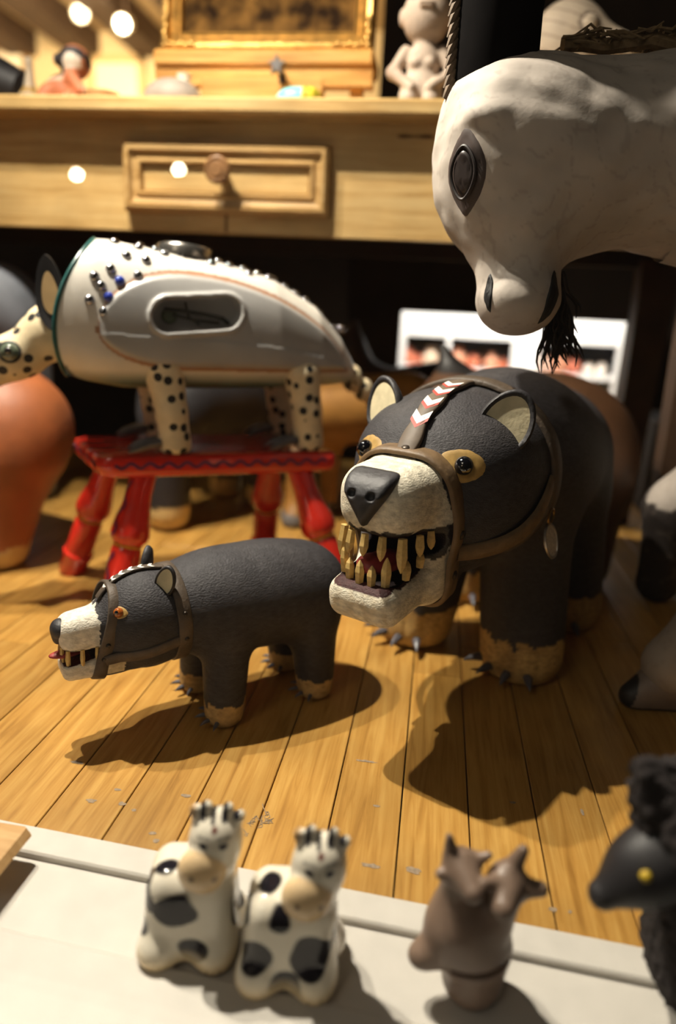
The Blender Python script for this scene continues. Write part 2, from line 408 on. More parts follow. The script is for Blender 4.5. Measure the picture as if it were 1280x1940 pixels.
MB().box((-.28, -.026, -.29), (.24, -.018, .66)).build('mat_board', mat('pale print', (250, 236, 208), .7), wp, smooth=False)
# gallery spotlights on the ceiling
def ceiling_spot(p, d, label, strength):
    t = thing('ceiling_spotlight', label, 'spotlight', p, group='ceiling spotlights')
    d = Vector(d).normalized(); q = d.to_track_quat('Z', 'Y').to_matrix().to_4x4()
    MB().lathe([(.001, -.14), (.045, -.14), (.055, -.12), (.06, 0), (.057, .0), (.05, -.01), (.001, -.01)], 20, q).build('housing', mat('pale lamp housing', (230, 220, 200), .4), t)
    MB().lathe([(.001, -.008), (.048, -.008), (.048, -.004), (.001, -.004)], 20, q).build('lens', mat('lit lamp lens %g' % strength, (255, 236, 200), .4, var=0, emit=strength), t)
    MB().tube([d*-.1, d*-.1+Vector((0, 0, .1)), d*-.1+Vector((0, 0, .2))], .012, 8).build('bracket', BEAM, t)
    return t
ceiling_spot((-2.90, 5.55, 2.50), (.3, -.9, -.45), 'lit ceiling spotlight above the clay figures, left of the pair', 8)
ceiling_spot((-2.57, 5.55, 2.43), (.1, -.95, -.4), 'lit ceiling spotlight nearer the gilt frame, right of the pair', 30)

ceiling_spot((-5.58, -7.99, 2.0), (.544, .825, -.155), 'distant gallery spotlight mirrored in the glass left of the drawer', 260)
ceiling_spot((-4.44, -8.58, 2.18), (.434, .884, -.172), 'distant gallery spotlight mirrored in the glass on the drawer', 261)

# lit white case seen through the opening
CASEW = mat('white case paint', (244, 244, 242), .5, var=.02)
c = thing('display_case', 'brightly lit white display case seen through the opening under the table', 'display case', (.25, 2.6, 0))
b = MB(); b.box((-.75, 0, .357), (.75, .02, .9)); b.build('fascia', CASEW, c, smooth=False)
for x0, x1 in ((-.75, -.38), (-.232, -.214), (.006, .105), (.375, .75)):
    MB().box((x0, .0, .0), (x1, .02, .357)).build('divider', CASEW, c, smooth=False)
MB().box((-.75, .002, .235), (.75, .20, .25)).build('shelf', CASEW, c, smooth=False)
MB().box((-.75, .20, 0), (.75, .21, .9)).build('back_panel', mat('grey case back', (128, 132, 140), .6), c, smooth=False)
MB().box((-.38, .022, .0), (.375, .03, .235)).build('lower_panel', mat('slate green panel', (74, 82, 80), .5), c, smooth=False)
POTC = [(196, 110, 78), (214, 150, 118), (232, 206, 178), (178, 96, 70), (210, 170, 150), (190, 130, 100), (226, 214, 200), (120, 104, 96)]
k = 0
for x, r, ci, nm in [(-.125, .033, 0, 'round orange clay pot, first from the left in the lit case'), (-.085, .022, 3, 'small rust clay pot beside the leftmost orange pot in the lit case'), (-.035, .034, 2, 'pale cream clay pot left of the thin divider in the lit case'),
        (.0, .02, 3, 'little rust clay cup close behind the thin divider in the lit case'), (.065, .036, 1, 'pinkish clay pot, largest between the two dividers in the lit case'), (.125, .027, 0, 'rust clay jar right of the large pinkish pot in the lit case'), (.19, .030, 1, 'orange pink clay pot near the broad divider in the lit case'),
        (.235, .022, 0, 'small rust pot touching the broad divider in the lit case'), (.385, .034, 4, 'speckled tan clay pot just right of the broad divider in the lit case'), (.435, .037, 5, 'brown clay pot with dark speckles in the right bay of the lit case'), (.49, .03, 3, 'rust clay pot in the middle of the right bay of the lit case'),
        (.545, .022, 6, 'white clay bowl in the right bay of the lit case'), (.59, .024, 6, 'pale grey clay cup, last on the right of the lit case')]:
    b = MB(); b.lathe([(.001, 0), (r*.6, 0), (r*.95, r*.5), (r, r*.9), (r*.8, r*1.5), (r*.5, r*1.8), (r*.58, r*2), (r*.45, r*2), (r*.4, r*1.8), (.001, r*1.7)], 20)
    o = b.build('clay_pot', mat('clay %d' % ci, POTC[ci], .6, var=.25, vscale=80), loc=(x, 2.66, .25)); tag(o, nm, 'pot', 'clay pots in the lit case'); k += 1
o = MB().lathe([(.001, 0), (.02, 0), (.05, .012), (.052, .014), (.018, .005), (.001, .004)], 20).build('clay_dish', mat('pale green glaze', (206, 214, 186), .4), loc=(-.07, 2.56, .21)); tag(o, 'pale greenish dish below the orange pots by the lit case', 'dish')
o.rotation_euler = (radians(50), 0, 0)
o = MB().box((-.13, -.035, -.01), (.13, .05, 0)).build('wall_ledge', DARK, loc=(-.07, 2.56, .197)); o.name = 'trim_20'; tag(o, kind='structure')

# ------------------------------------------------------------------ pine table with a drawer
TY = 1.2
t = thing('pine_table', 'waxed pine side table with a moulded drawer front and round knob', 'table', (-.38, TY, 0))
MB().box((-.87, -.045, .709), (.87, .40, .733), .004).build('table_top', PINE, t, smooth=False)
ap = MB(); ap.box((-.81, 0, .537), (-.168, .022, .709)); ap.box((.168, 0, .537), (.81, .022, .709)); ap.box((-.168, 0, .537), (.168, .022, .572)); ap.box((-.168, 0, .668), (.168, .022, .709))
ap.build('front_apron', PINE, t, smooth=False)
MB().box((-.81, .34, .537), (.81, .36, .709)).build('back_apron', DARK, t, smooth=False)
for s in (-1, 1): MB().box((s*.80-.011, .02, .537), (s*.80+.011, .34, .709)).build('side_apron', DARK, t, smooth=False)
LEGW = mat('dark table leg', (70, 48, 30), .6, var=.2, vscale=20)
for sx in (-1, 1):
    for y in (.03, .335):
        x = sx*.80; MB().rings([[(x-.036+.0, y-.03, .55), (x+.036, y-.03, .55), (x+.036, y+.03, .55), (x-.036, y+.03, .55)], [(x-.024, y-.02, 0), (x+.024, y-.02, 0), (x+.024, y+.02, 0), (x-.024, y+.02, 0)]]).build('leg', LEGW, t, smooth=False)
dr = MB(); dr.box((-.166, -.006, .576), (.166, .25, .664)); dr = dr.build('drawer', PINE, t, smooth=False)
MOLD = wood_mat('drawer moulding pine', (136, 98, 48), (174, 138, 84), (192, 158, 106), rough=.4, axis='X', rnd=.02)
def frame_ring(x, z, prof, m, name, par, y0):
    # moulding mitred around a rectangle half-size x, z about (0, zc); prof: list of (inset, depth)
    zc = .62; b = MB(); R = []
    for cx, cz in ((-1, -1), (1, -1), (1, 1), (-1, 1)):
        R.append([(cx*(x-i), y0-d, zc+cz*(z-i)) for i, d in prof])
    b.rings(R, closed=True, caps=False); return b.build(name, m, par, smooth=False)
frame_ring(.176, .053, [(0, 0), (0, .014), (.006, .020), (.012, .020), (.014, .014), (.022, .012), (.026, .016), (.030, .016), (.033, .004), (.036, 0)], MOLD, 'moulding', dr, 0.0)
MB().box((-.142, -.008, .600), (.142, -.004, .640), .001).build('panel', PINE, dr, smooth=False)
kn = MB().lathe([(.001, 0), (.010, 0), (.009, .008), (.012, .018), (.019, .026), (.0215, .034), (.021, .040), (.017, .043), (.016, .0415), (.011, .0415), (.010, .0435), (.001, .0435)], 28, Matrix.Translation((-.002, -.006, .628)) @ Matrix.Rotation(pi/2, 4, 'X'))
kn.build('knob', mat('turned walnut knob', (128, 92, 58), .35, var=.25, vscale=60), dr)
MB().box((-.002, -.0015, .538), (.002, .001, .572)).build('crack', mat('dark crack', (90, 62, 34), .9), t, smooth=False)
KN = mat('dark knot', (92, 64, 34), .7)
b = MB(); n = 20
b.add([(.31+.030*cos(2*pi*i/n)*(1-.3*abs(sin(2*pi*i/n))), -.0006, .691+.007*sin(2*pi*i/n)*(.6+.4*cos(4*pi*i/n))) for i in range(n)], [tuple(range(n))]); b.build('knot', KN, t, smooth=False)

# ------------------------------------------------------------------ easel, painting and small things on the table
TZ = .733
EA = wood_mat('honey pine easel', (186, 126, 54), (212, 154, 76), (226, 176, 102), rough=.4, axis='X', rnd=.02)
e = thing('table_easel', 'honey pine tabletop easel holding the gilt framed painting', 'easel', (-.35, 1.33, TZ))
b = MB(); b.box((-.195, -.035, .086), (.195, .05, .112), .004); b.build('shelf_rail', EA, e, smooth=False)
b = MB(); b.box((-.195, -.028, .055), (.195, -.008, .088), .002); b.build('lip_board', EA, e, smooth=False)
MB().box((-.11, -.03, .032), (.11, -.01, .070), .003).build('lower_block', EA, e, smooth=False)
for x in (-.165, .165): MB().box((x-.011, -.015, .0), (x+.011, .01, .095), .002).build('upright', EA, e, smooth=False)
MB().box((-.165, -.012, .002), (.185, .01, .022), .002).build('base_rail', EA, e, smooth=False)
b = MB(); P = [];
for i in range(10):
    a = pi/2+i*pi/5; r = .016 if i % 2 == 0 else .008; P.append((r*cos(a)+.035, r*sin(a)+.078))
b.prism(P, -.066, -.054, .002); b.build('star_knob', mat('grey star knob', (120, 116, 116), .35, metal=.4), e, smooth=False)
MB().tube([(.035, -.06, .078), (.035, -.03, .077), (.038, -.028, .06)], .006, 10).build('knob_stem', mat('dark steel', (60, 54, 50), .4, metal=.6), e)
GOLD = mat('gilded plaster', (206, 160, 84), .34, var=.35, vscale=60, bump=.5, bscale=120, metal=.55)
p = thing('gilt_frame', 'ornate gilt picture frame with a dark golden landscape, on the easel', 'painting', (-.35, 1.335, TZ+.1125))
p.rotation_euler.x = radians(-6)
def gring(x0, x1, z0, z1, prof, name, m, par):
    R = []
    for cx, cz in ((0, 0), (1, 0), (1, 1), (0, 1)):
        R.append([((x0+i if cx == 0 else x1-i), -d, (z0+i if cz == 0 else z1-i)) for i, d in prof])
    return MB().rings(R, closed=True, caps=False).build(name, m, par, smooth=False)
fr = gring(-.19, .19, .0, .27, [(0, -.01), (0, .012), (.006, .022), (.013, .020), (.017, .010), (.024, .012), (.028, .008), (.034, .010), (.036, 0)], 'frame', GOLD, p)
for sx in (-1, 1):
    b = MB()
    for k in range(6): b.ball((sx*(.182-.010*k), -.02, .008+.002*(k % 2)), (.008, .005, .006), 10, 6)
    for k in range(1, 5): b.ball((sx*(.182-.002*(k % 2)), -.02, .008+.010*k), (.006, .005, .008), 10, 6)
    b.build('corner_ornament', GOLD, fr)
# canvas: procedural golden-brown landscape
cm_ = bpy.data.materials.new('golden landscape paint'); cm_.use_nodes = True; nt = cm_.node_tree
no = nt.nodes.new('ShaderNodeTexNoise'); no.inputs['Scale'].default_value = 22; no.inputs['Detail'].default_value = 4
rp = nt.nodes.new('ShaderNodeValToRGB'); rp.color_ramp.elements[0].position = .38; rp.color_ramp.elements[0].color = (*lin((46, 30, 16)), 1)
rp.color_ramp.elements[1].position = .62; rp.color_ramp.elements[1].color = (*lin((140, 102, 52)), 1)
tcn = nt.nodes.new('ShaderNodeTexCoord'); nt.links.new(tcn.outputs['Object'], no.inputs['Vector'])
nt.links.new(no.outputs[0], rp.inputs[0]); nt.links.new(rp.outputs[0], nt.nodes['Principled BSDF'].inputs['Base Color']); nt.nodes['Principled BSDF'].inputs['Roughness'].default_value = .85; nt.nodes['Principled BSDF'].inputs['Specular IOR Level'].default_value = .1
MB().box((-.156, .0, .034), (.156, .008, .236)).build('canvas', cm_, p, smooth=False)

# turquoise and yellow striped egg-like bird
def paint_bird(V):
    c = cols(V, (112, 204, 206)); x = V[:, 0]; m = (x > .012).astype(float); c = mixc(c, m, (206, 190, 60))
    return mixc(c, m*(np.sin(x*420) > .5), (150, 140, 40))
o = smesh('painted_bird', [(lambda P: U(.01, ell(P, (0, 0, .018), (.034, .02, .018)), ell(P, (.024, 0, .020), (.018, .015, .016))), (-.04, -.03, -.005), (.05, .03, .045), .0016)], mat('bright glaze', attr=True, rough=.35, var=.08), paint=paint_bird)
o.location = (-.272, 1.235, TZ); tag(o, 'small turquoise painted bird with a yellow striped end, before the easel', 'figurine')
CLOTH = mat('white cloth', (240, 232, 214), .8)
o = MB().lathe([(.001, 0), (.045, 0), (.05, .003), (.044, .005), (.001, .006)], 28).build('white_dish', CLOTH, loc=(-.362, 1.24, TZ)); tag(o, 'flat white dish lying left of the turquoise bird', 'dish')
# grey gourd with white neck
g = thing('gourd_canteen', 'grey rounded gourd vessel with a short white neck, left of the easel', 'vessel', (-.50, 1.27, TZ))
smesh('body', [(lambda P: ell(P, (0, 0, .024), (.052, .036, .034))+np.maximum(-P[2], 0), (-.06, -.045, -.012), (.06, .045, .065), .002)], mat('grey gourd', (150, 138, 126), .6, var=.15, vscale=30), g)
MB().lathe([(.001, .04), (.012, .045), (.010, .06), (.013, .068), (.010, .069), (.008, .06), (.001, .058)], 18).build('neck', mat('white glaze neck', (240, 232, 216), .4), g, loc=(.022, 0, -.005))

# clay figures at the left end of the table
CLAYP = mat('painted clay', attr=True, rough=.6, var=.12, vscale=60)
f = thing('seated_clay_figure', 'large seated clay figure painted white, orange and black at the table end', 'figurine', (-.70, 1.28, TZ))
def fig(P): return U(.012, ell(P, (-.005, 0, .034), (.036, .03, .032)), ell(P, (.018, 0, .085), (.027, .026, .027)), cap(P, (.02, -.02, .055), (.045, -.035, .03), .011, .010), cap(P, (-.03, -.02, .03), (-.035, -.03, .008), .013, .012), cap(P, (.02, -.02, .02), (.025, -.045, .010), .015, .013), ell(P, (.045, 0, .02), (.022, .022, .016)), ell(P, (-.009, -.012, .085), (.008, .008, .008)))
def pfig(V):
    c = cols(V, (214, 176, 150)); n = wob(PV(V), 90); c = mixc(c, n > .35, (190, 112, 74)); c = mixc(c, (V[:, 2] > .07)*1., (226, 212, 196))
    c = mixc(c, ((V[:, 2] > .098) | ((V[:, 0] > .037) & (V[:, 2] > .06)))*1., (176, 108, 70)); c = mixc(c, ((V[:, 0] > .042) & (V[:, 2] > .058))*1., (44, 36, 34)); return mixc(c, (n < -.75)*1., (50, 44, 46))
smesh('body', [(fig, (-.065, -.07, -.008), (.08, .05, .125), .0018)], CLAYP, f, pfig)
f = thing('long_necked_clay_bird', 'small long necked clay bottle figure beside the black cylinder', 'figurine', (-.768, 1.27, TZ))
smesh('body', [(lambda P: U(.008, ell(P, (0, 0, .02), (.02, .018, .02)), cap(P, (0, 0, .03), (.004, 0, .07), .011, .006), ell(P, (.003, 0, .082), (.007, .007, .008))), (-.03, -.03, -.006), (.03, .03, .1), .0014)], CLAYP, f,
      lambda V: mixc(mixc(cols(V, (206, 190, 166)), (V[:, 2] < .028)*1., (78, 72, 76)), ((V[:, 2] > .03) & (V[:, 2] < .042))*1., (176, 140, 76)))
o = MB().lathe([(.001, 0), (.02, 0), (.03, .015), (.032, .032), (.029, .034), (.026, .018), (.001, .012)], 24).build('clay_bowl', mat('tan clay bowl', (196, 150, 100), .6, var=.2), loc=(-.628, 1.27, TZ)); tag(o, 'small tan clay bowl right of the large seated figure', 'bowl')
o = MB().tube([(-.25, 0, .075), (-.12, 0, .068), (-.03, 0, .048), (.015, 0, .038), (.02, 0, .037)], [.075, .068, .05, .038, .028], 28).build('black_vessel', mat('black clay', (34, 30, 32), .55, var=.15), loc=(-.81, 1.30, TZ)); tag(o, 'black tapering vessel lying at the far left end of the table', 'vessel')

# pale clay woman with hands on belly
f = thing('clay_woman', 'pale clay figure of a round-headed woman, hands on her belly, at the table edge', 'figurine', (-.066, 1.2, TZ))
def woman(P):
    b = U(.012, ell(P, (0, 0, .022), (.033, .026, .030)), ell(P, (0, 0, .060), (.026, .020, .024)), cap(P, (0, 0, .07), (0, 0, .085), .014, .014))
    for s in (-1, 1):
        b = U(.006, b, cap(P, (s*.028, 0, .074), (s*.046, -.004, .045), .0095, .009), cap(P, (s*.046, -.004, .045), (s*.014, -.03, .018), .009, .007), ell(P, (s*.011, -.018, .055), (.007, .005, .006)), cap(P, (s*.018, -.012, .01), (s*.016, -.026, .002), .016, .012))
    h = ell(P, (0, 0, .122), (.036, .033, .040)); h = U(.004, h, cap(P, (0, -.030, .138), (0, -.030, .152), .005, .003), rbox(P, (0, -.033, .128), (.011, .004, .002), .0015), rbox(P, (0, -.033, .124), (.009, .004, .002), .0015))
    h = smax(h, -rbox(P, (0, -.037, .126), (.009, .004, .0008), .0005), .001)
    for s in (-1, 1): h = U(.004, h, ell(P, (s*.036, 0, .12), (.006, .008, .012)), ell(P, (s*.013, -.027, .148), (.006, .003, .003)))
    return U(.006, b, h)
smesh('body', [(woman, (-.06, -.05, -.008), (.06, .045, .17), .0016)], mat('pale bisque clay', attr=True, rough=.75, var=.12, vscale=50, bump=.2, bscale=150), f,
      lambda V: mixc(cols(V, (182, 162, 144)), np.clip(wob(PV(V), 60)*.5, 0, .6), (146, 110, 90)))
# zoomorphic clay head behind the burro
f = thing('clay_animal_vessel', 'tan clay animal-head vessel with incised lines, behind the shaggy rope mane', 'vessel', (.165, 1.30, TZ+.018))
def zoo(P):
    b = U(.015, ell(P, (-.005, 0, .10), (.062, .05, .064)), cap(P, (.03, -.01, .095), (.085, -.02, .085), .038, .022), rbox(P, (0, 0, .03), (.045, .04, .035), .01))
    b = U(.003, b, ell(P, (.018, -.045, .115), (.012, .008, .012)))
    for k in range(4): b = smax(b, -np.maximum(np.abs(ell(P, (-.03, -.05, .10), (.012+.009*k, .03, .012+.009*k)))-.0012, 0)+.0, .001) if False else b
    return b
def pzoo(V):
    c = cols(V, (190, 172, 150)); c = mixc(c, (np.abs(np.sin(V[:, 2]*150+V[:, 0]*60)) < .16)*.7, (110, 92, 76))
    return mixc(c, (np.abs(np.hypot(V[:, 0]-.018, V[:, 2]-.115)-.015) < .003)*.8, (96, 80, 68))
smesh('body', [(zoo, (-.08, -.06, -.008), (.12, .06, .175), .0022)], mat('incised clay', attr=True, rough=.7, var=.12), f, pzoo)

# ------------------------------------------------------------------ shared animal parts
LEATHER = mat('worn brown leather', (104, 82, 56), .55, var=.3, vscale=70, bump=.35, bscale=160)
LEATHER_D = mat('dark brown leather', (76, 64, 52), .6, var=.25, vscale=90, bump=.4, bscale=220)
BEARP = mat('carved black painted wood', attr=True, rough=.62, var=.28, vscale=140, bump=.55, bscale=430, stretch=(1, 1, 1.8), spec=.35)
BLACKP = mat('black paint', (40, 38, 41), .55, var=.25, vscale=120, bump=.3, bscale=220)
CREAMP = mat('cream paint', (206, 194, 160), .65, var=.14, vscale=90, bump=.2, bscale=200)
BONE = mat('ivory painted peg', (206, 174, 108), .45, var=.16, vscale=300)
CLAW = mat('grey horn claw', (84, 82, 88), .4, var=.2, vscale=200)
STUD = mat('dark iron rivet', (62, 54, 46), .4, metal=.6)
GLASSBLK = mat('black glass eye', (8, 9, 14), .06, var=0, spec=.9, coat=1)
def patch(mb, f, c, n, u, ha, hb, off=.0008, rings=7, seg=28, power=2.0, pinch=0., reach=.03):
    """surface-hugging ellipse / almond patch; pinch sharpens the v ends"""
    c = Vector(c); n = Vector(n).normalized(); u = (Vector(u)-n*Vector(u).dot(n)).normalized(); v = n.cross(u); R = []
    for k in range(rings):
        s_ = max(k/(rings-1), .02); ring = []
        for j in range(seg):
            a = 2*pi*j/seg; ca, sa = cos(a), sin(a); x = ha*s_*ca*(1-pinch*abs(sa)**2.0); y = hb*s_*sa
            p = c+u*x+v*y; t = np.linspace(reach, -reach, 120)
            val = f((p.x+n.x*t, p.y+n.y*t, p.z+n.z*t)); h = np.where(val < 0)[0]; tt = t[h[0]] if len(h) else 0
            ring.append(p+n*(tt+off*(1 if k < rings-1 else -.5)))
        R.append(ring)
    mb.rings(R, caps=False); m = len(mb.v)-len(R)*seg; mb.f.append(tuple(range(m, m+seg))); return mb
def surf(f, c, d, rmax=.2):
    d = Vector(d).normalized(); r = cast(f, c, d, rmax); return Vector(c)+d*r
def ear_pair(par, f, c, face, up, ru, rv, depth, mo, mi):
    """cupped ear: dark shell and pale inner, centre c, facing 'face'"""
    n = Vector(face).normalized(); v = (Vector(up)-n*Vector(up).dot(n)).normalized(); u = v.cross(n)
    def ring(s_, d, su=1): return [Vector(c)+u*ru*s_*cos(2*pi*j/28)*(1-.12*sin(2*pi*j/28))+v*rv*s_*sin(2*pi*j/28)+n*d*depth for j in range(28)]
    b = MB().rings([ring(.03, -1.1), ring(.5, -1.05), ring(.85, -.7), ring(1.0, 0), ring(1.0, .45), ring(.92, .7), ring(.82, .55), ring(.74, .15), ring(.5, .05)], caps=True).build('ear', mo, par, angle=70)
    MB().rings([ring(.80, .42), ring(.74, .2), ring(.5, .12), ring(.03, .06)], caps=True).build('inner_ear', mi, b, angle=70)
    return b

# ------------------------------------------------------------------ the large bear
B = thing('carved_bear', 'large black carved bear with bared teeth and leather muzzle, facing the lens', 'bear', (.113, .888, 0), head=(-.44, -.90))
FX, FY, HX, HY, LEG0 = .09, .073, -.092, .076, -.010
def bb_body(P):
    x, y, z = P; ya = np.abs(y-LEG0); Q = (x, ya, z)
    f = U(.05, cap(P, (.075, 0, .254), (-.075, 0, .24), .092, .098), ell(P, (.045, 0, .256), (.11, .100, .092)))
    f = U(.035, f, cap(Q, (FX-.012, .055, .19), (FX, FY, .03), .054, .050), cap(Q, (HX+.012, .055, .18), (HX, HY, .03), .056, .046))
    f = U(.04, f, cap(P, (.08, 0, .262), (.19, 0, .262), .086, .083))
    g = 1e9
    for cx, cy in ((FX, FY), (HX, HY)):
        for a in (-40, -12, 16, 44): g = np.minimum(g, np.sqrt((x-cx-.052*cos(radians(a)))**2+(ya-cy-.052*sin(radians(a)))**2)-.0035+np.maximum(z-.045, 0)*.5)
    f = smax(f, -g, .004)
    return smax(f, .001-z, .006)
def bb_raw(P):
    x, y, z = P
    q = ((np.abs(x-.208)/.100)**2.5+(np.abs(y)/.0915)**2.5+(np.abs(z-.262)/.0745)**2.5)**.4
    f = U(.03, (q-1)*.078, ell(P, (.225, 0, .225), (.082, .074, .068)))
    f = U(.016, f, rbox((x, y*(1+2.2*np.clip(x-.31, 0, .07)), z), (.325, 0, .2575), (.048, .043, .032), .027, ry=.05))
    f = U(.012, f, rbox((x, y*(1+2.0*np.clip(x-.31, 0, .08)), z), (.322, 0, .1735), (.059, .040, .0195), .016, ry=.16), rbox(P, (.285, 0, .20), (.035, .045, .05), .02))
    f = U(.03, f, cap(P, (.13, 0, .26), (.2, 0, .262), .088, .083))
    return f
def bb_cav(P):
    x, y, z = P; zu = .2285-.10*np.clip(.36-x, 0, .1)-.0035*np.cos(np.clip(y, -.05, .05)*60); zl = .183+.38*np.clip(.378-x, 0, .2)
    return smax(smax(z-zu, zl-z, .004), .300+2.0*y*y-x, .008)
def bb_cav2(P): return rbox(P, (.331, 0, .196), (.034, .0275, .030), .010)
def bb_head(P): return smax(smax(bb_raw(P), -bb_cav(P), .003), -bb_cav2(P), .003)
def bb_paint(V):
    P = PV(V); x, y, z = P; n = wob(P, 160)*.003+wob(P, 420, o=5)*.0015
    c = cols(V, (52, 50, 53)); c = mixc(c, np.clip(wob(P, 50, o=9)*.3, 0, .35), (70, 66, 66))
    low = z < .056+n*1.4; c = mixc(c, (low)*1., (188, 156, 98)); c = mixc(c, low*np.clip(wob(P, 110, o=3)*.5, 0, .5), (140, 106, 62))
    mz = (x > .300+.162*(z-.215)+n) & (z > .12); c = mixc(c, mz*1., (216, 208, 188))
    c = mixc(c, (mz & (z < .200) & (np.abs(y) < .03) & (x > .37))*np.clip(wob(P, 300)*.4, 0, .5), (168, 146, 112))
    raw = bb_raw(P); cav = bb_cav(P)
    inm = (raw < -.0012) & ((cav < .004) | (bb_cav2(P) < .004)) & (x > .28)
    lip = (np.abs(cav) < .006+n) & (x > .28) & (z > .2)
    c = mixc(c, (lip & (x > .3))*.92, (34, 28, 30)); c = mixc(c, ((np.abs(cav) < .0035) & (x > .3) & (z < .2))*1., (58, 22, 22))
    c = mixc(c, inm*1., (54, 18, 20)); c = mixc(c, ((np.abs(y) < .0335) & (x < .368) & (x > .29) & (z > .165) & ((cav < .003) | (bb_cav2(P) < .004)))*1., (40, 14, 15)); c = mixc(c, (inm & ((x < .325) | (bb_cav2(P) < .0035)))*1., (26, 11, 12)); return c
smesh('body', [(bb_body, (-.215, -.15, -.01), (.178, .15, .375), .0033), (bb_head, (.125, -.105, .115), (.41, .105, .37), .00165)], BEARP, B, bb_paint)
bbf = lambda P: np.minimum(bb_body(P), bb_head(P))
# nose
def bb_nose(P):
    x, y, z = P; ya = np.abs(y)
    w = smax(smax(z-.2865+.35*np.maximum(x-.36, 0), ya*.86-(z-.2385)*.62, .010), x-.384+.5*np.maximum(z-.268, 0), .010); w = smax(w, .345-x, .004)
    w = smax(w, ya-.0265, .012)
    for s in (-1, 1): w = smax(w, -(np.sqrt((x-.383)**2+(y-s*.0095)**2+(z-.268)**2)-.0042), .001)
    return w
smesh('nose', [(bb_nose, (.335, -.035, .225), (.395, .035, .295), .0011)], BLACKP, B)
# teeth
for x, y, l, r in ((.320, .0375, .0145, .0044), (.339, .0365, .0165, .0046), (.3585, .030, .0275, .0056), (.3665, .0145, .0185, .0048), (.3685, -.002, .0175, .0046), (.3665, -.0175, .0185, .0046), (.358, -.0305, .026, .0048), (.338, -.037, .018, .0042)):
    b = MB(); tooth(b, (x, y, .227), (.12*(x-.33)/.04, y*2.2, -1), l, r); b.build('tooth', BONE, B, smooth=False)
for x, y, l, r in ((.331, .0345, .0115, .0044), (.350, .0315, .015, .0046), (.3645, .0195, .0245, .0052), (.3685, .0075, .0165, .0048), (.3690, -.0045, .019, .0048), (.3665, -.0165, .0165, .0048), (.360, -.0265, .0235, .0046), (.342, -.033, .019, .0042)):
    zl = .183+.38*max(.378-x, 0); b = MB(); tooth(b, (x, y, zl), (.05, y*1.6, 1), l, r); b.build('tooth', BONE, B, smooth=False)
tg = smesh('tongue', [(lambda P: U(.006, ell(P, (.335, 0, .196), (.032, .018, .008)), ell(P, (.352, -.004, .198), (.014, .012, .008))), (.29, -.03, .18), (.38, .03, .215), .0016)], mat('dark red tongue', (150, 52, 48), .5, var=.2, vscale=120), B)
# eyes
TAN = mat('ochre eye paint', (170, 136, 74), .6, var=.25, vscale=150)
for s in (-1, 1):
    p = surf(bb_head, (.215, 0, .268), (.081, s*.049, .020)); n = grad(bb_head, p)
    b = MB(); patch(b, bb_head, p, n, Vector((0, 0, 1)).cross(n), .0245, .0165, .0009); e = b.build('eye', TAN, B, angle=80)
    uu = Vector((0, 0, 1)).cross(n).normalized(); q = p+n*.0025
    MB().ball(q+uu*s*.0025, .0088, 20, 14).build('pupil', GLASSBLK, e)
# ears
for s in (-1, 1):
    ear_pair(B, bb_head, (.240, s*.0655, .323), (.86, s*.34, .18), (-.12, s*.42, 1), .0255, .033, .0085, BLACKP, CREAMP)
# leather: muzzle band, cheek straps, collar, brow strap
def strap_ring(par, name, f, c, v, rmax, wd, th, m, n=96, rz=0.):
    P_, N_ = fit_ring(f, c, (sin(rz), cos(rz), 0), v, rmax, n, smooth=5); return MB().band(P_, N_, wd, th, closed=True).build(name, m, par, angle=50)
vt = Vector((.16, 0, .987))
mzb = strap_ring(B, 'muzzle_band', bb_raw, (.296, 0, .215), vt, .12, .020, .0045, LEATHER)
def rivet(par, p, n, r=.0045):
    q = Vector(n).normalized().to_track_quat('Z', 'Y').to_matrix().to_4x4(); MB().lathe([(.0002, .002), (r*.6, .0018), (r, .0005), (r, -.002)], 14, Matrix.Translation(p) @ q).build('rivet', STUD, par)
for a in (90, 12, 168, -35):
    P_, N_ = fit_ring(bb_raw, (.296, 0, .215), (0, 1, 0), vt, .12, 3, radians(a)-.03, radians(a)+.03, closed=False, smooth=0); rivet(mzb, P_[1]+N_[1]*.0052, N_[1])
bn = lambda P: np.minimum(U(.02, bb_body(P), bb_head(P)), bb_head(P))
col_ = strap_ring(B, 'collar', bn, (.168, 0, .255), Vector((.10, 0, .995)), .14, .022, .0045, LEATHER_D)
rivet(col_, Vector((.178, .0915, .275)), (0, 1, .2), .004)
for s in (-1, 1):
    P_, N_ = [], []
    for k in range(16):
        t_ = k/15; x = .292-.112*t_; z = .206+.058*t_**1.8; r = cast(bb_raw, (x, 0, z), (0, s, 0), .13)
        P_.append(Vector((x, s*(r+.0006+.004*sin(pi*t_)), z))); N_.append(Vector((.35*(1-t_), s, -.1)))
    MB().band(P_, N_, .017, .0042).build('cheek_strap', LEATHER, B, angle=50)
P_, N_ = fit_ring(bb_raw, (.22, 0, .262), (1, 0, 0), (0, 0, 1), .14, 40, radians(20), radians(118), closed=False, smooth=8, off=.0015)
brow = MB().band(P_, N_, [.0185+.003*sin(i*.5) for i in range(40)], .0042, sides=[Vector((0, 1, 0))]*40).build('brow_strap', mat('grey brown leather', (98, 84, 70), .6, var=.25, vscale=80), B, angle=50)
WCH = mat('white chevron paint', (236, 230, 220), .6); RCH = mat('red chevron paint', (176, 66, 56), .6)
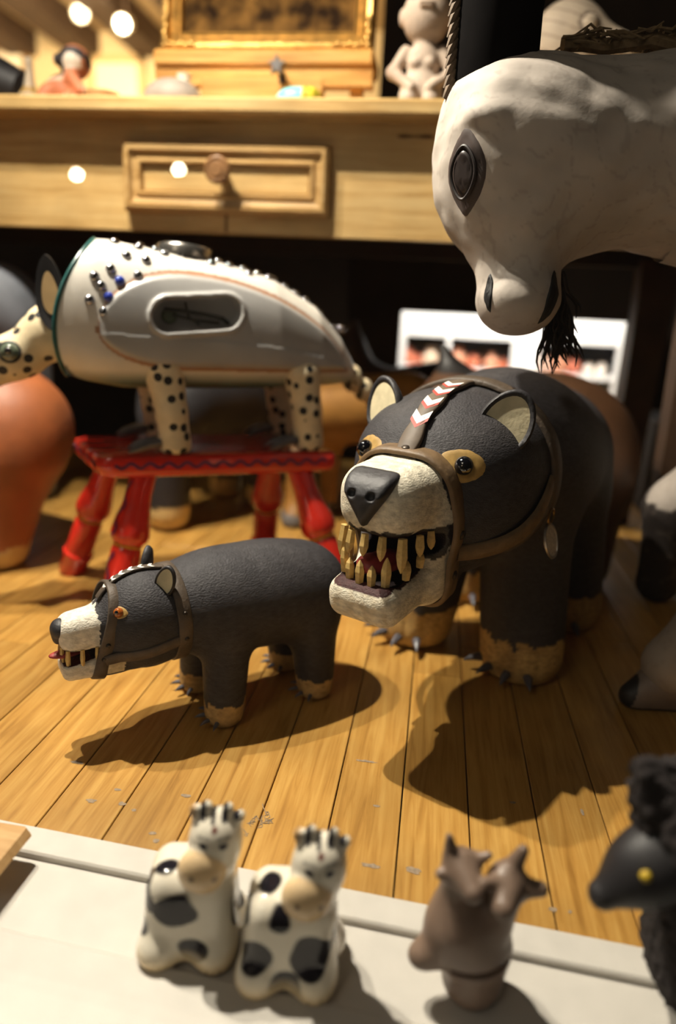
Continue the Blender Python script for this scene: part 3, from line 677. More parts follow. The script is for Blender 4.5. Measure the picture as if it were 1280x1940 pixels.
def chevron(par, i, w2, dz, thick, m, lift):
    # V of two strokes lying on the strap, at path index i
    v_ = []; 
    for sy in (-1, 0, 1):
        for e_ in (0, 1):
            k = i+(dz if sy else 0)*0+(thick*e_)-(0 if sy == 0 else -dz)
            k = max(0, min(38.999, k)); a = int(k); p = P_[a].lerp(P_[a+1], k-a)+N_[a].lerp(N_[a+1], k-a)*lift; v_.append((p.x, sy*w2, p.z))
    MB().add(v_, [(0, 1, 3, 2), (2, 3, 5, 4)]).build('chevron', m, par, smooth=False)
for i in (7, 13, 19, 24.5):
    chevron(brow, i-1.1, .0090, 2.2, 1.3, RCH, .0044); chevron(brow, i, .0088, 2.2, 2.4, WCH, .00455)
# medal on the collar
md = MB().tube([(.176+.008*cos(2*pi*k/16), .1005, .226+.008*sin(2*pi*k/16)) for k in range(16)], .0012, 8, closed=True).build('ring', mat('brass ring', (150, 118, 66), .3, metal=.9), B)
b = MB(); q = Matrix.Translation((.178, .104, .201)) @ Matrix.Rotation(radians(-75), 4, 'X') @ Matrix.Rotation(radians(12), 4, 'Y')
def er(s_, z_): return [q @ Vector((.0115*s_*cos(2*pi*j/28), .0185*s_*sin(2*pi*j/28), z_)) for j in range(28)]
b.rings([er(.02, -.0012), er(.98, -.0012), er(1.04, 0), er(1.0, .0016), er(.9, .0016), er(.88, .001)]); rim = b.build('medal', mat('silver medal rim', (170, 165, 160), .3, metal=.9), B)
MB().rings([er(.88, .0012), er(.02, .0012)]).build('medal_face', mat('ivory medal face', (226, 216, 200), .4, var=.2, vscale=400), rim)
# claws
for cx, cy in ((FX, FY+LEG0), (FX, -FY+LEG0), (HX, HY+LEG0), (HX, -HY+LEG0)):
    for a in (-54, -26, 2, 30):
        d = Vector((cos(radians(a)), sin(radians(a)), .12)); b = MB(); p = Vector((cx, cy, .017))+Vector((d.x, d.y, 0))*.046
        claw(b, p, d, .024, .0052); b.build('claw', CLAW, B)

# ------------------------------------------------------------------ the small bear
S = thing('carved_bear_cub', 'small black carved bear with leather harness, walking left before the red stool', 'bear', (-.171, .659, 0), head=(-.757, -.655))
def sb_body(P):
    x, y, z = P; Q = (x, np.abs(y), z)
    f = U(.03, cap(P, (.058, 0, .122), (-.052, 0, .114), .0475, .0515), ell(P, (0, 0, .122), (.085, .053, .0505)))
    f = U(.016, f, cap(Q, (.05, .030, .09), (.055, .037, .014), .0255, .0205), cap(Q, (-.052, .030, .085), (-.055, .035, .014), .027, .0205))
    f = U(.02, f, cap(P, (.05, 0, .122), (.115, 0, .120), .046, .043))
    return smax(f, .0006-z, .004)
def sb_raw(P):
    x, y, z = P
    f = U(.014, ell(P, (.128, 0, .1225), (.044, .0415, .0425)), ell(P, (.122, 0, .100), (.042, .035, .034)))
    f = U(.009, f, rbox((x, y*(1+4*np.clip(x-.165, 0, .05)), z), (.180, 0, .1165), (.0255, .0205, .0185), .0145, ry=.12))
    f = U(.006, f, rbox((x, y*(1+4*np.clip(x-.165, 0, .05)), z), (.175, 0, .0815), (.0295, .0195, .0105), .008, ry=-.02), rbox(P, (.152, 0, .095), (.018, .0225, .022), .008))
    f = U(.012, f, cap(P, (.08, 0, .120), (.12, 0, .121), .046, .042)); return f
def sb_cav(P):
    x, y, z = P; return smax(smax(z-.1015+.03*np.clip(.2-x, 0, .05), .088+.12*np.clip(.2-x, 0, .05)-z, .002), .1665+3*y*y-x, .004)
def sb_head(P): return smax(sb_raw(P), -sb_cav(P), .0015)
def sb_paint(V):
    P = PV(V); x, y, z = P; n = wob(P, 300)*.0015+wob(P, 800, o=5)*.0008
    c = cols(V, (50, 48, 51)); c = mixc(c, np.clip(wob(P, 90, o=9)*.3, 0, .3), (68, 65, 66))
    low = z < .026+n*1.5; c = mixc(c, low*1., (176, 146, 96)); c = mixc(c, low*np.clip(wob(P, 220, o=3)*.5, 0, .5), (128, 98, 60))
    mz = (x > .1705+n) & (z > .06); c = mixc(c, mz*1., (220, 212, 196))
    c = mixc(c, ((x > .150+n) & (x < .175) & (z < .094) & (z > .075) & (np.abs(y) > .012))*.9, (206, 190, 156))
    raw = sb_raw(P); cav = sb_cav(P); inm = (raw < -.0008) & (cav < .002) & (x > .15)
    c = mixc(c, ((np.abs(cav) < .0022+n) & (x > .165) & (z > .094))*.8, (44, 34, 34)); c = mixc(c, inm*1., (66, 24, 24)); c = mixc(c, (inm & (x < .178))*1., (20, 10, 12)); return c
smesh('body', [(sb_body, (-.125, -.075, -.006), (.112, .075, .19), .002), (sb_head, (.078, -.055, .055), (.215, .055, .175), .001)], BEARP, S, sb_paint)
smesh('nose', [(lambda P: smax(U(.004, ell(P, (.202, 0, .121), (.009, .0115, .0095)), ell(P, (.2045, 0, .113), (.005, .006, .007))), .1955-P[0]-.25*(P[2]-.12), .002), (.188, -.016, .10), (.216, .016, .136), .0008)], BLACKP, S)
for x, y, l, r in ((.174, .0185, .011, .0022), (.187, .0175, .013, .0024), (.199, .0135, .012, .0024), (.2025, .004, .009, .0022), (.2025, -.006, .009, .0022), (.197, -.015, .012, .0022)):
    b = MB(); tooth(b, (x, y*.96, .1005), (.05, y*3, -1), l, r); b.build('tooth', BONE, S, smooth=False)
for x, y, l, r in ((.187, .0165, .009, .0022), (.199, .0125, .012, .0024), (.2015, .003, .008, .002), (.2005, -.008, .011, .0022), (.188, -.0165, .01, .002)):
    b = MB(); tooth(b, (x, y*.96, .0885), (.05, y*3, 1), l, r); b.build('tooth', BONE, S, smooth=False)
smesh('tongue', [(lambda P: ell(P, (.198, 0, .095), (.016, .007, .0035)), (.178, -.012, .088), (.22, .012, .102), .001)], MATS['dark red tongue'], S)
EYEO = mat('pale orange eye paint', (196, 140, 74), .55, var=.15, vscale=200)
for s in (-1, 1):
    p = surf(sb_head, (.13, 0, .122), (.028, s*.031, .019)); n = grad(sb_head, p, .001)
    b = MB(); patch(b, sb_head, p, n, Vector((0, 0, 1)).cross(n), .0095, .0062, .0006, reach=.01, pinch=.25); e = b.build('eye', TAN, S, angle=80)
    MB().ball(p+n*.0008, (.0048, .0048, .0048), 16, 10).build('iris', mat('amber glass iris', (150, 78, 26), .12, coat=.6), e)
    MB().ball(p+n*.0043, .0021, 12, 8).build('pupil', GLASSBLK, e)
    ear_pair(S, sb_head, (.111, s*.029, .163), (.80, s*.62, .05), (-.2, s*.25, 1), .0105, .0165, .0045, BLACKP, CREAMP)
vt = Vector((-.22, 0, .975)); smz = strap_ring(S, 'muzzle_band', sb_raw, (.167, 0, .102), vt, .06, .0125, .0024, LEATHER_D, 72)
for a in (90, 14, -28, 166):
    P2, N2 = fit_ring(sb_raw, (.167, 0, .102), (0, 1, 0), vt, .06, 3, radians(a)-.03, radians(a)+.03, closed=False, smooth=0); rivet(smz, P2[1]+N2[1]*.0028, N2[1], .0024)
sbn = lambda P: np.minimum(sb_body(P), sb_head(P))
scl = strap_ring(S, 'collar', sbn, (.098, 0, .118), Vector((.05, 0, .998)), .08, .0135, .0026, LEATHER_D, 80)
for a in (80, 20, -12):
    P2, N2 = fit_ring(sbn, (.098, 0, .118), (0, 1, 0), (.05, 0, .998), .08, 3, radians(a)-.03, radians(a)+.03, closed=False, smooth=0); rivet(scl, P2[1]+N2[1]*.003, N2[1], .0024)
for s in (-1, 1):
    P2, N2 = [], []
    for k in range(12):
        t_ = k/11; x = .168-.066*t_; z = .090+.016*t_; r = cast(sb_raw, (x, 0, z), (0, s, 0), .07); P2.append(Vector((x, s*(r+.0005), z))); N2.append(Vector((.2*(1-t_), s, -.15)))
    MB().band(P2, N2, .011, .0022).build('cheek_strap', LEATHER_D, S, angle=50)
P_, N_ = fit_ring(sb_raw, (.13, 0, .118), (1, 0, 0), (0, 0, 1), .07, 40, radians(36), radians(118), closed=False, smooth=6, off=.0012)
sbr = MB().band(P_, N_, .0085, .0022, sides=[Vector((0, 1, 0))]*40).build('brow_strap', LEATHER_D, S, angle=50)
for i in (6, 11, 16, 21, 26, 31): chevron(sbr, i, .0042, 1.6, 1.7, WCH, .0025)
for cx, cy in ((.055, .037), (.055, -.037), (-.055, .035), (-.055, -.035)):
    for a in (-50, -18, 14, 46):
        d = Vector((cos(radians(a)), sin(radians(a)), .15)); b = MB(); claw(b, Vector((cx, cy, .009))+Vector((d.x, d.y, 0))*.0185, d, .0125, .0023, .3); b.build('claw', CLAW, S)

# ------------------------------------------------------------------ red stool
AX = (-.876, -.482)
T = thing('red_stool', 'glossy red painted wooden stool with turned legs and purple wavy lines', 'stool', (-.329, .938, 0), head=AX)
RED = mat('glossy red paint', (206, 46, 32), .22, var=.12, vscale=25, coat=.6)
PURP = mat('purple paint line', (92, 34, 74), .4, var=.15, vscale=60)
YEL = mat('ochre yellow paint ring', (190, 140, 40), .4)
# local: x towards the armadillo's head, y to the lens side
SLx, SLy, SZ = .165, .082, .222
pts = []
def arc(cx, cy, r, a0, a1, n=8):
    for k in range(n+1):
        a = radians(a0+(a1-a0)*k/n); pts.append((cx+r*cos(a), cy+r*sin(a)))
arc(-SLx+.016, -SLy+.016, .016, 180, 270); arc(SLx-.02, -SLy+.02, .02, 270, 350)
for k in range(3):      # three notches in the head end
    y = -SLy+.041*(k+1); pts.extend([(SLx, y-.006), (SLx-.002, y-.004)]); arc(SLx-.028, y, .0035, 270, 90, 6); pts.extend([(SLx-.002, y+.004), (SLx, y+.006)])
arc(SLx-.02, SLy-.02, .02, 10, 90); arc(-SLx+.016, SLy-.016, .016, 90, 180)
pts = [(x_-.2*y_, y_) for x_, y_ in pts]
def shr(p, d): return (p[0]*(1-d/SLx), p[1]*(1-d/SLy))
b = MB(); b.rings([[(*shr(p, .010), SZ-.030) for p in pts], [(*shr(p, .003), SZ-.026) for p in pts], [(*p, SZ-.020) for p in pts], [(*p, SZ-.006) for p in pts], [(*shr(p, .002), SZ-.002) for p in pts], [(*shr(p, .006), SZ) for p in pts]])
seat = b.build('seat', RED, T, angle=35)
# wavy purple line along the lens side and around the head end
P2 = [Vector((-SLx+.02+.29*k/80-.2*SLy, SLy+.0002, SZ-.0125+.0035*sin(k*.95))) for k in range(81)]
MB().band(P2, [Vector((0, 1, 0))]*81, .0042, .0004).build('painted_wave', PURP, seat, smooth=False)
for y0, y1 in ((-.062, -.045), (-.036, -.005), (.005, .036), (.045, .062)):
    P2 = [Vector((SLx+.0002-.2*(y0+(y1-y0)*k/12), y0+(y1-y0)*k/12, SZ-.0125+.003*sin(k*.9))) for k in range(13)]
    MB().band(P2, [Vector((1, 0, 0))]*13, .0042, .0004).build('painted_wave', PURP, seat, smooth=False)
def leg_prof(): return [(.001, 0), (.019, 0), (.0215, .004), (.0215, .030), (.0235, .033), (.0235, .037), (.0205, .040), (.0205, .090), (.0185, .096), (.0175, .098), (.0185, .100), (.0245, .106), (.0265, .114), (.0245, .128), (.0195, .150), (.0175, .170), (.0175, .205), (.001, .206)]
def world_to_T(x, y):
    a = atan2(AX[1], AX[0]); dx, dy = x+.329, y-.938; return dx*cos(a)+dy*sin(a), -dx*sin(a)+dy*cos(a)
for (fx, fy), (tx, ty) in (((-.414, .800), (.088, .050)), ((-.108, .925), (-.126, .050)), ((-.548, .935), (.125, -.05)), ((-.275, 1.085), (-.115, -.05))):
    x, y = world_to_T(fx, fy); top = Vector((tx, ty, SZ-.02)); bot = Vector((x, y, 0)); d = top-bot
    q = Matrix.Translation(bot) @ d.to_track_quat('Z', 'Y').to_matrix().to_4x4(); sc_ = d.length/.206
    prof = [(r, z*sc_) for r, z in leg_prof()]; b = MB(); b.lathe(prof, 28, q)
    for i, v in enumerate(b.v): b.v[i] = (v[0], v[1], max(v[2], .0005))
    lg = b.build('leg', RED, T, angle=35)
    MB().lathe([(.0178, .0955*sc_), (.0196, .097*sc_), (.0196, .099*sc_), (.0178, .1005*sc_)], 28, q).build('ring_line', YEL, lg)
    qi = q.to_3x3(); P2 = []; N2 = []
    for k in range(50):
        z = (.045+.14*k/49)*sc_; a = 1.45+.22*sin(k*.55); r = float(np.interp(z, [p[1] for p in prof], [p[0] for p in prof]))+.0003
        if .088*sc_ < z < .106*sc_: continue
        P2.append(q @ Vector((r*cos(a), r*sin(a), z))); N2.append(qi @ Vector((cos(a), sin(a), 0)))
    if ty > 0 and tx > 0:
        h_ = [k for k, p in enumerate(P2) if (q.inverted() @ p).z < .09*sc_]; m_ = len(h_)
        MB().band(P2[:m_], N2[:m_], .005, .0004).build('painted_wave', PURP, lg, smooth=False); MB().band(P2[m_:], N2[m_:], .005, .0004).build('painted_wave', PURP, lg, smooth=False)

# ------------------------------------------------------------------ armadillo with a riveted shell
R_ = thing('armadillo', 'armadillo with a grey white jug shell, chrome studs and spotted legs, on the red stool', 'armadillo', (-.325, .94, .222), head=AX)
ZB = .222
xs = [-.222, -.214, -.19, -.15, -.085, -.01, .06, .11, .150, .172]
zt = [.335, .350, .385, .424, .458, .474, .481, .486, .490, .490]; zb = [.325, .316, .312, .309, .306, .304, .303, .304, .312, .320]
ww = [.010, .026, .046, .064, .077, .082, .084, .084, .082, .080]
XR = lambda z: .197-3.77*(np.clip(z, .3, .5)-.372)**2
def ash(P):
    x, y, z = P; z = z+ZB; xx = x-(XR(z)-.172)*np.clip((x-.02)/.12, 0, 1)   # front rim curves forward at the sides
    t, b_, w_ = np.interp(xx, xs, zt), np.interp(xx, xs, zb), np.interp(xx, xs, ww); zc = b_+(t-b_)*.40; hz = np.where(z > zc, t-zc, zc-b_)
    q = ((np.abs(y)/w_)**2.5+(np.abs(z-zc)/hz)**2.5)**(1/2.5); f = (q-1)*np.minimum(w_, hz)*.8
    return smax(smax(f, x-XR(z), .004), -.221-x, .004)
def panel(x, z):   # D-shaped side panel: <0 inside
    z = z+ZB; ua = np.clip((x-.04)/.105, 0, 1); ub = np.clip((.04-x)/.236, 0, 1); r_ = np.sqrt(1-ua*ua)
    top = np.where(x > .04, .380+.073*r_, .336+.117*np.maximum(1-ub**1.9, 0)**(1/1.5)); bot = np.where(x > .04, .380-.044*r_, .336)
    return np.maximum(np.maximum(z-top, bot-z), np.maximum(x-.145, -.196-x))
OVX, OVZ = .026, .404-ZB
def armf(P):
    x, y, z = P; f = ash(P)-.0035*np.clip(-panel(x, z)/.006, 0, 1)*(np.abs(y) > .03)
    ov = np.sqrt((np.maximum(np.abs(x-OVX)-.036, 0))**2+(z-OVZ+.10*(x-OVX))**2)
    f = U(.003, f, np.maximum(np.abs(ov-.0225)-.003, np.maximum(f-.0035, .03-np.abs(y))))
    f = smax(f, -np.maximum(ov-.0195, .062-np.abs(y)), .003)
    return np.maximum(f, -np.maximum(ash((x-.02, y*1.09, (z-.175)*1.09+.175)), .115-x))
def apaint(V):
    P = PV(V); x, y, z = P; c = cols(V, (214, 208, 198)); pa = panel(x, z); n = wob(P, 40)*.5
    c = mixc(c, ((pa < 0) & (np.abs(y) > .03))*1., (166, 164, 162)); c = mixc(c, ((pa < 0) & (np.abs(y) > .03))*np.clip(n*.5, 0, .45), (140, 136, 130))
    c = mixc(c, ((np.abs(pa-.001) < .0026) & (np.abs(y) > .03))*.85, (150, 98, 58))
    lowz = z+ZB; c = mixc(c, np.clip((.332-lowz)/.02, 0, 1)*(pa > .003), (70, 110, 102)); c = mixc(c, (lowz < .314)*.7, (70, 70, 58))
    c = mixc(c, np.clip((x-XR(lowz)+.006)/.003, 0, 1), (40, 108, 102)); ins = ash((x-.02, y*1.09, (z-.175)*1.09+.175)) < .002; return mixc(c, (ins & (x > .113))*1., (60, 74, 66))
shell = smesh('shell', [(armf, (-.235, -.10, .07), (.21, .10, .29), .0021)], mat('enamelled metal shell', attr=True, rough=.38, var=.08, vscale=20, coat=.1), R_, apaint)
IR = mat('dark wire', (58, 56, 50), .45, metal=.5)
for s in (1, -1):   # latch inside the recess on each side
    MB().lathe([(.001, 0), (.009, 0), (.010, .004), (.007, .007), (.001, .007)], 18, Matrix.Translation((OVX+.033, s*.061, OVZ-.004)) @ Matrix.Rotation(-s*pi/2, 4, 'X')).build('latch_boss', mat('greenish brass', (110, 116, 98), .5, metal=.4), shell)
    MB().tube([(OVX+.04, s*.072, OVZ+.004), (OVX+.02, s*.073, OVZ+.003), (OVX-.01, s*.072, OVZ), (OVX-.035, s*.069, OVZ-.004), (OVX-.043, s*.066, OVZ-.010)], .0026, 8).build('latch_wire', IR, shell)
    MB().tube([(OVX+.014, s*.073, OVZ+.014), (OVX+.010, s*.074, OVZ-.004), (OVX-.004, s*.073, OVZ-.013)], .0018, 8).build('latch_wire', IR, shell)
    MB().tube([(OVX+.030, s*.071, OVZ-.002), (OVX+.0, s*.072, OVZ-.008), (OVX-.03, s*.069, OVZ-.010)], .0018, 8).build('latch_wire', IR, shell)
rim = []
for k in range(48):
    a = 2*pi*k/48; rs = np.linspace(.02, .16, 300); zz = .17+rs*sin(a); xr_ = XR(zz+ZB)-.005; ok = np.where(ash((xr_, rs*cos(a), zz)) < 0)[0]; r = rs[ok[-1]]
    rim.append(Vector((float(XR(.17+r*sin(a)+ZB))-.001, r*cos(a), .17+r*sin(a))))
MB().tube(rim, .0022, 8, closed=True).build('teal_rim', mat('teal enamel', (30, 84, 82), .3), R_)
CHROME = mat('chrome stud', (170, 170, 176), .14, var=0, metal=1); BLUE = mat('blue glass stud', (40, 58, 150), .1, var=0, coat=1)
studm = MB().ball((0, 0, 0), (.0062, .0062, .0046), 14, 8).build('stud', CHROME, R_); studm_me = studm.data
bluem = MB().ball((0, 0, 0), (.0062, .0062, .0046), 14, 8).build('stud', BLUE, R_)
used = [False, False]
def stud(x, ang, blue=False):
    """ang measured from straight up towards +y"""
    c = (x, 0, .17); d = (0, sin(ang), cos(ang)); r = cast(ash, c, d, .16); p = Vector(c)+Vector(d)*(r+.0008); n = grad(ash, p, .003)
    k = 1 if blue else 0; src = bluem if blue else studm
    if used[k]: o = link(src.copy(), R_)
    else: o = src; used[k] = True
    o.location = p; o.rotation_euler = n.to_track_quat('Z', 'Y').to_euler()
for x, a in ((.120, .30), (.092, .36), (.088, .12), (.070, .28), (.108, .62), (.085, .66), (.060, .42), (.058, .12), (.040, .34), (.02, .30), (.0, .46), (-.012, .22), (-.025, .36), (-.045, .28), (-.05, .5), (-.065, .32), (-.08, .42), (-.09, .24), (-.105, .36), (-.12, .5), (-.122, .2), (-.138, .36), (-.155, .3), (-.162, .52), (-.175, .34), (-.186, .25), (-.198, .4)):
    stud(x, a); stud(x-.004, -a)
for x, a, bl in ((.128, .86, 0), (.147, .98, 0), (.118, 1.02, 1), (.140, 1.10, 0), (.096, .92, 0), (.132, 1.25, 1), (.154, 1.30, 0), (.138, 1.46, 0)):
    stud(x, a, bool(bl)); stud(x, -a, bool(bl))
cp = MB().lathe([(.001, .012), (.028, .012), (.030, .010), (.034, .010), (.037, .006), (.037, -.004), (.001, -.006)], 32, Matrix.Translation((.03, 0, .480-ZB)) @ Matrix.Rotation(radians(-4), 4, 'Y')).build('cap_lid', mat('steel lid', (150, 146, 140), .25, metal=.9), R_)
DOT = mat('cream spotted paint', (214, 196, 160), .55, var=.12, vscale=50, bump=.25, bscale=120, dots=(54, .31))
# head pointing down to the left, neck inside the rim
def ahead(P): return U(.012, cap(P, (.14, 0, .165), (.20, 0, .150), .036, .034), cap(P, (.20, 0, .150), (.32, .004, .068), .033, .014), ell(P, (.250, 0, .116), (.04, .028, .027)))
hd = smesh('head', [(ahead, (.10, -.06, .03), (.35, .06, .23), .0025)], DOT, R_)
BLKE = mat('black ear paint', (30, 28, 30), .5); TANE = mat('tan ear lining', (176, 146, 100), .6, var=.2)
for s in (-1, 1):
    c = Vector((.198, s*.032, .198)); n = Vector((.25, s*1.0, .1)).normalized(); v = Vector((.10, 0, 1)); v = (v-n*v.dot(n)).normalized(); u = v.cross(n)
    def rg(sc, d): return [c+u*.018*sc*cos(2*pi*j/24)*(1-.25*sin(2*pi*j/24))+v*.046*sc*sin(2*pi*j/24)+n*d for j in range(24)]
    e = MB().rings([rg(.03, -.005), rg(.8, -.004), rg(1, 0), rg(.98, .003), rg(.7, .002), rg(.4, .0)]).build('ear', BLKE, R_, angle=70)
    MB().rings([rg(.56, .0030), rg(.3, .0026), rg(.03, .0022)]).build('inner_ear', TANE, e, angle=70)
    p = surf(ahead, (.247, 0, .118), (0.1, s, .25)); n = grad(ahead, p)
    e = MB().ball(p-n*.003, .0125, 20, 12).build('eye', mat('green glass eye', (84, 92, 78), .05, var=.3, vscale=60, coat=1), R_)
    MB().ball(p+n*.0062, (.0052, .0052, .0052), 14, 8).build('pupil', GLASSBLK, e)
    MB().tube([p+(Vector((0, 0, 1)).cross(n).normalized()*cos(2*pi*k/20)+n.cross(Vector((0, 0, 1)).cross(n).normalized())*sin(2*pi*k/20))*.0125 for k in range(20)], .0018, 6, closed=True).build('eye_rim', BLKE, e)
LEGD = mat('cream spotted leg paint', (222, 206, 172), .5, var=.12, vscale=50, bump=.3, bscale=120, dots=(54, .31))
for k, (x, y, tz) in enumerate(((.06, .062, .112), (-.130, .058, .108), (.068, -.052, .11), (-.122, -.050, .105))):
    def lf(P, x=x, y=y, tz=tz): return smax(U(.010, cap(P, (x+.006, y*.9, tz), (x-.002, y, .055), .027, .020), cap(P, (x-.002, y, .055), (x-.006, y, .012), .020, .022)), .0005-P[2], .006)
    l = smesh('leg', [(lf, (x-.045, y-.045, -.005), (x+.045, y+.045, tz+.035), .0022)], LEGD, R_)
    for j, (dy, dx) in enumerate(((.012, .94), (-.008, .98))):
        b = MB(); P2 = [Vector((x+.010, y+dy*.6, .016)), Vector((x+.028, y+dy, .015)), Vector((x+.044, y+dy*1.3, .010)), Vector((x+.056, y+dy*1.5, .005))]
        b.tube(P2, [.0058, .0062, .0052, .001], 8); b.build('claw', mat('dark grey claw', (92, 90, 94), .32, var=.2, vscale=120), l)
def tl(P): return U(.002, *[ell(P, (-.222-.020*k, .0, .098-.016*k-.003*k*k*.3), (.0145, .021-.003*k, .021-.003*k)) for k in range(5)])
def ptail(V):
    c = cols(V, (214, 196, 160)); k = (-.222-V[:, 0])/.020; fr = np.abs(k-np.round(k)); c = mixc(c, (fr > .40)*1., (34, 30, 30))
    return mixc(c, (wob(PV(V), 330, 10) > 1.15)*1., (34, 30, 30))
smesh('tail', [(tl, (-.335, -.03, .0), (-.19, .03, .135), .0018)], mat('banded tail paint', attr=True, rough=.55, var=.1), R_, ptail)

# ------------------------------------------------------------------ white burro reaching in from the right
HL = Vector((.38, .78, 0)); H_ = thing('white_burro', 'large white painted burro with dark eye and hairy beard, head over the bear', 'burro', HL)
def W(P): return (P[0]+HL.x, P[1]+HL.y, P[2])
def burro_head(P):
    Q = W(P)
    f = U(.03, ell(Q, (.052, .752, .573), (.067, .070, .076)), ell(Q, (.036, .750, .603), (.052, .054, .046)), ell(Q, (.046, .75, .545), (.056, .058, .060)), ell(Q, (.082, .755, .553), (.095, .068, .080)), cap(Q, (.064, .738, .50), (.0700, .725, .445), .048, .0365))
    f = U(.02, f, ell(Q, (.0720, .717, .434), (.0365, .036, .030)))
    f = U(.04, f, cap(Q, (.10, .775, .579), (.24, .79, .578), .077, .095))
    br = ell(Q, (.036, .693, .590), (.03, .012, .008)); f = U(.010, f, br, ell(Q, (.065, .690, .584), (.02, .010, .010)))
    return f+.0012*wob(Q, 55)+.0006*wob(Q, 160, o=4)
def burro_body(P):
    Q = W(P)
    f = U(.05, cap(Q, (.22, .79, .578), (.46, .83, .545), .094, .115), ell(Q, (.62, .86, .50), (.25, .14, .16)))
    f = U(.03, f, cap(Q, (.46, .80, .42), (.335, .745, .105), .062, .036), cap(Q, (.335, .745, .105), (.290, .738, .050), .036, .033), cap(Q, (.52, .95, .40), (.375, 1.06, .155), .062, .040), cap(Q, (.375, 1.06, .155), (.372, 1.07, .03), .040, .032))
    f = U(.03, f, cap(Q, (.76, .80, .42), (.78, .79, .03), .06, .034), cap(Q, (.76, .94, .42), (.78, .95, .03), .06, .034))
    return smax(f+.001*wob(Q, 60), .001-Q[2], .004)
def pburro(V):
    Q = W(PV(V)); c = cols(V, (186, 176, 166)); c = mixc(c, np.clip(wob(Q, 30)*.35, 0, .3), (156, 146, 136))
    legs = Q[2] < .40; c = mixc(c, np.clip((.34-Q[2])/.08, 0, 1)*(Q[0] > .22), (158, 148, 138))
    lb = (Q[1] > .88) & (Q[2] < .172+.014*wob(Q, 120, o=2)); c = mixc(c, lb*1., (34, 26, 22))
    wr = np.abs(wob(Q, 130, o=11)) < .08; return mixc(c, wr*.25, (120, 108, 98))
smesh('body', [(burro_head, (-.43, -.14, .385), (-.13, .09, .68), .0028), (burro_body, (-.165, -.10, 0), (.52, .34, .70), .005)], mat('whitewashed papier mache', attr=True, rough=.75, var=.1, vscale=30, bump=.3, bscale=60), H_, pburro)
BRK = mat('dark brown eye paint', (74, 62, 58), .5, var=.12); BRK2 = mat('umber pupil paint', (48, 40, 38), .4); INK = mat('black slit paint', (18, 16, 16), .6)
def HLc(x, y, z): return Vector((x, y, z))-HL
p = surf(burro_head, HLc(.058, .755, .543), (-.64, -.77, 0)); n = grad(burro_head, p, .004)
b = MB(); patch(b, burro_head, p, n, Vector((0, 0, 1)).cross(n),   .0225, .0385, .0016, 10, 36, pinch=.45, reach=.04); e = b.build('eye', BRK, H_, angle=80)
b = MB(); patch(b, burro_head, p, n, Vector((0, 0, 1)).cross(n), .0125, .0205, .0042, 8, 30, pinch=.3, reach=.04); pu = b.build('pupil', BRK2, e, angle=80)
uu = Vector((0, 0, 1)).cross(n).normalized(); vv = n.cross(uu)
MB().tube([p+n*.0034+uu*.0134*cos(2*pi*k/28)*(1-.3*abs(sin(2*pi*k/28))**2)+vv*.0222*sin(2*pi*k/28) for k in range(28)], .0016, 7, closed=True).build('eyelid', mat('dark eyelid', (40, 33, 32), .5), e)
for (x0, z0, x1, z1, w_) in ((.0415, .458, .050, .420, .0055), (.103, .464, .086, .411, .0085)):
    c_ = HLc((x0+x1)/2, .70, (z0+z1)/2); d = Vector((x1-x0, 0, z1-z0)); nn = Vector(((x0+x1)/2-.0735, -.030, 0)).normalized()
    b = MB(); patch(b, burro_head, c_, nn, d.cross(nn), w_, d.length/2, .0022, 8, 28, pinch=.5, reach=.06); b.build('nostril', INK, H_, angle=80)
# tall dark cupped ear with braided edge
def er2(z, rx, ry, cx, cy=.752): return [HLc(cx+rx*cos(2*pi*j/36), cy+ry*sin(2*pi*j/36), z) for j in range(36)]
ear = MB().rings([er2(.590, .040, .040, .028), er2(.625, .041, .046, .027), er2(.69, .040, .050, .026), er2(.75, .041, .050, .030), er2(.80, .035, .042, .034), er2(.84, .022, .028, .040), er2(.86, .005, .006, .044)]).build('ear', mat('black felt ear', (14, 12, 12), 1., var=.2, vscale=60, spec=.05), H_, angle=70)
BRD = mat('braided cord', (110, 92, 74), .8, var=.3, vscale=200)
b = MB(); pth = [HLc(float(np.interp(z, [.62, .69, .75, .80, .84], [-.014, -.015, -.012, -.001, .018])), .735, z) for z in np.linspace(.622, .83, 26)]
for k in range(25):
    c0, dd = pth[k], (pth[k+1]-pth[k]).normalized()
    b.tube([c0-dd*.008+Vector((-.004, -.003, 0)), c0+Vector((0, -.0045, 0)), c0+dd*.008+Vector((.004, -.003, 0))], [.0022, .0042, .0022], 7)
b.build('braided_edge', BRD, ear)
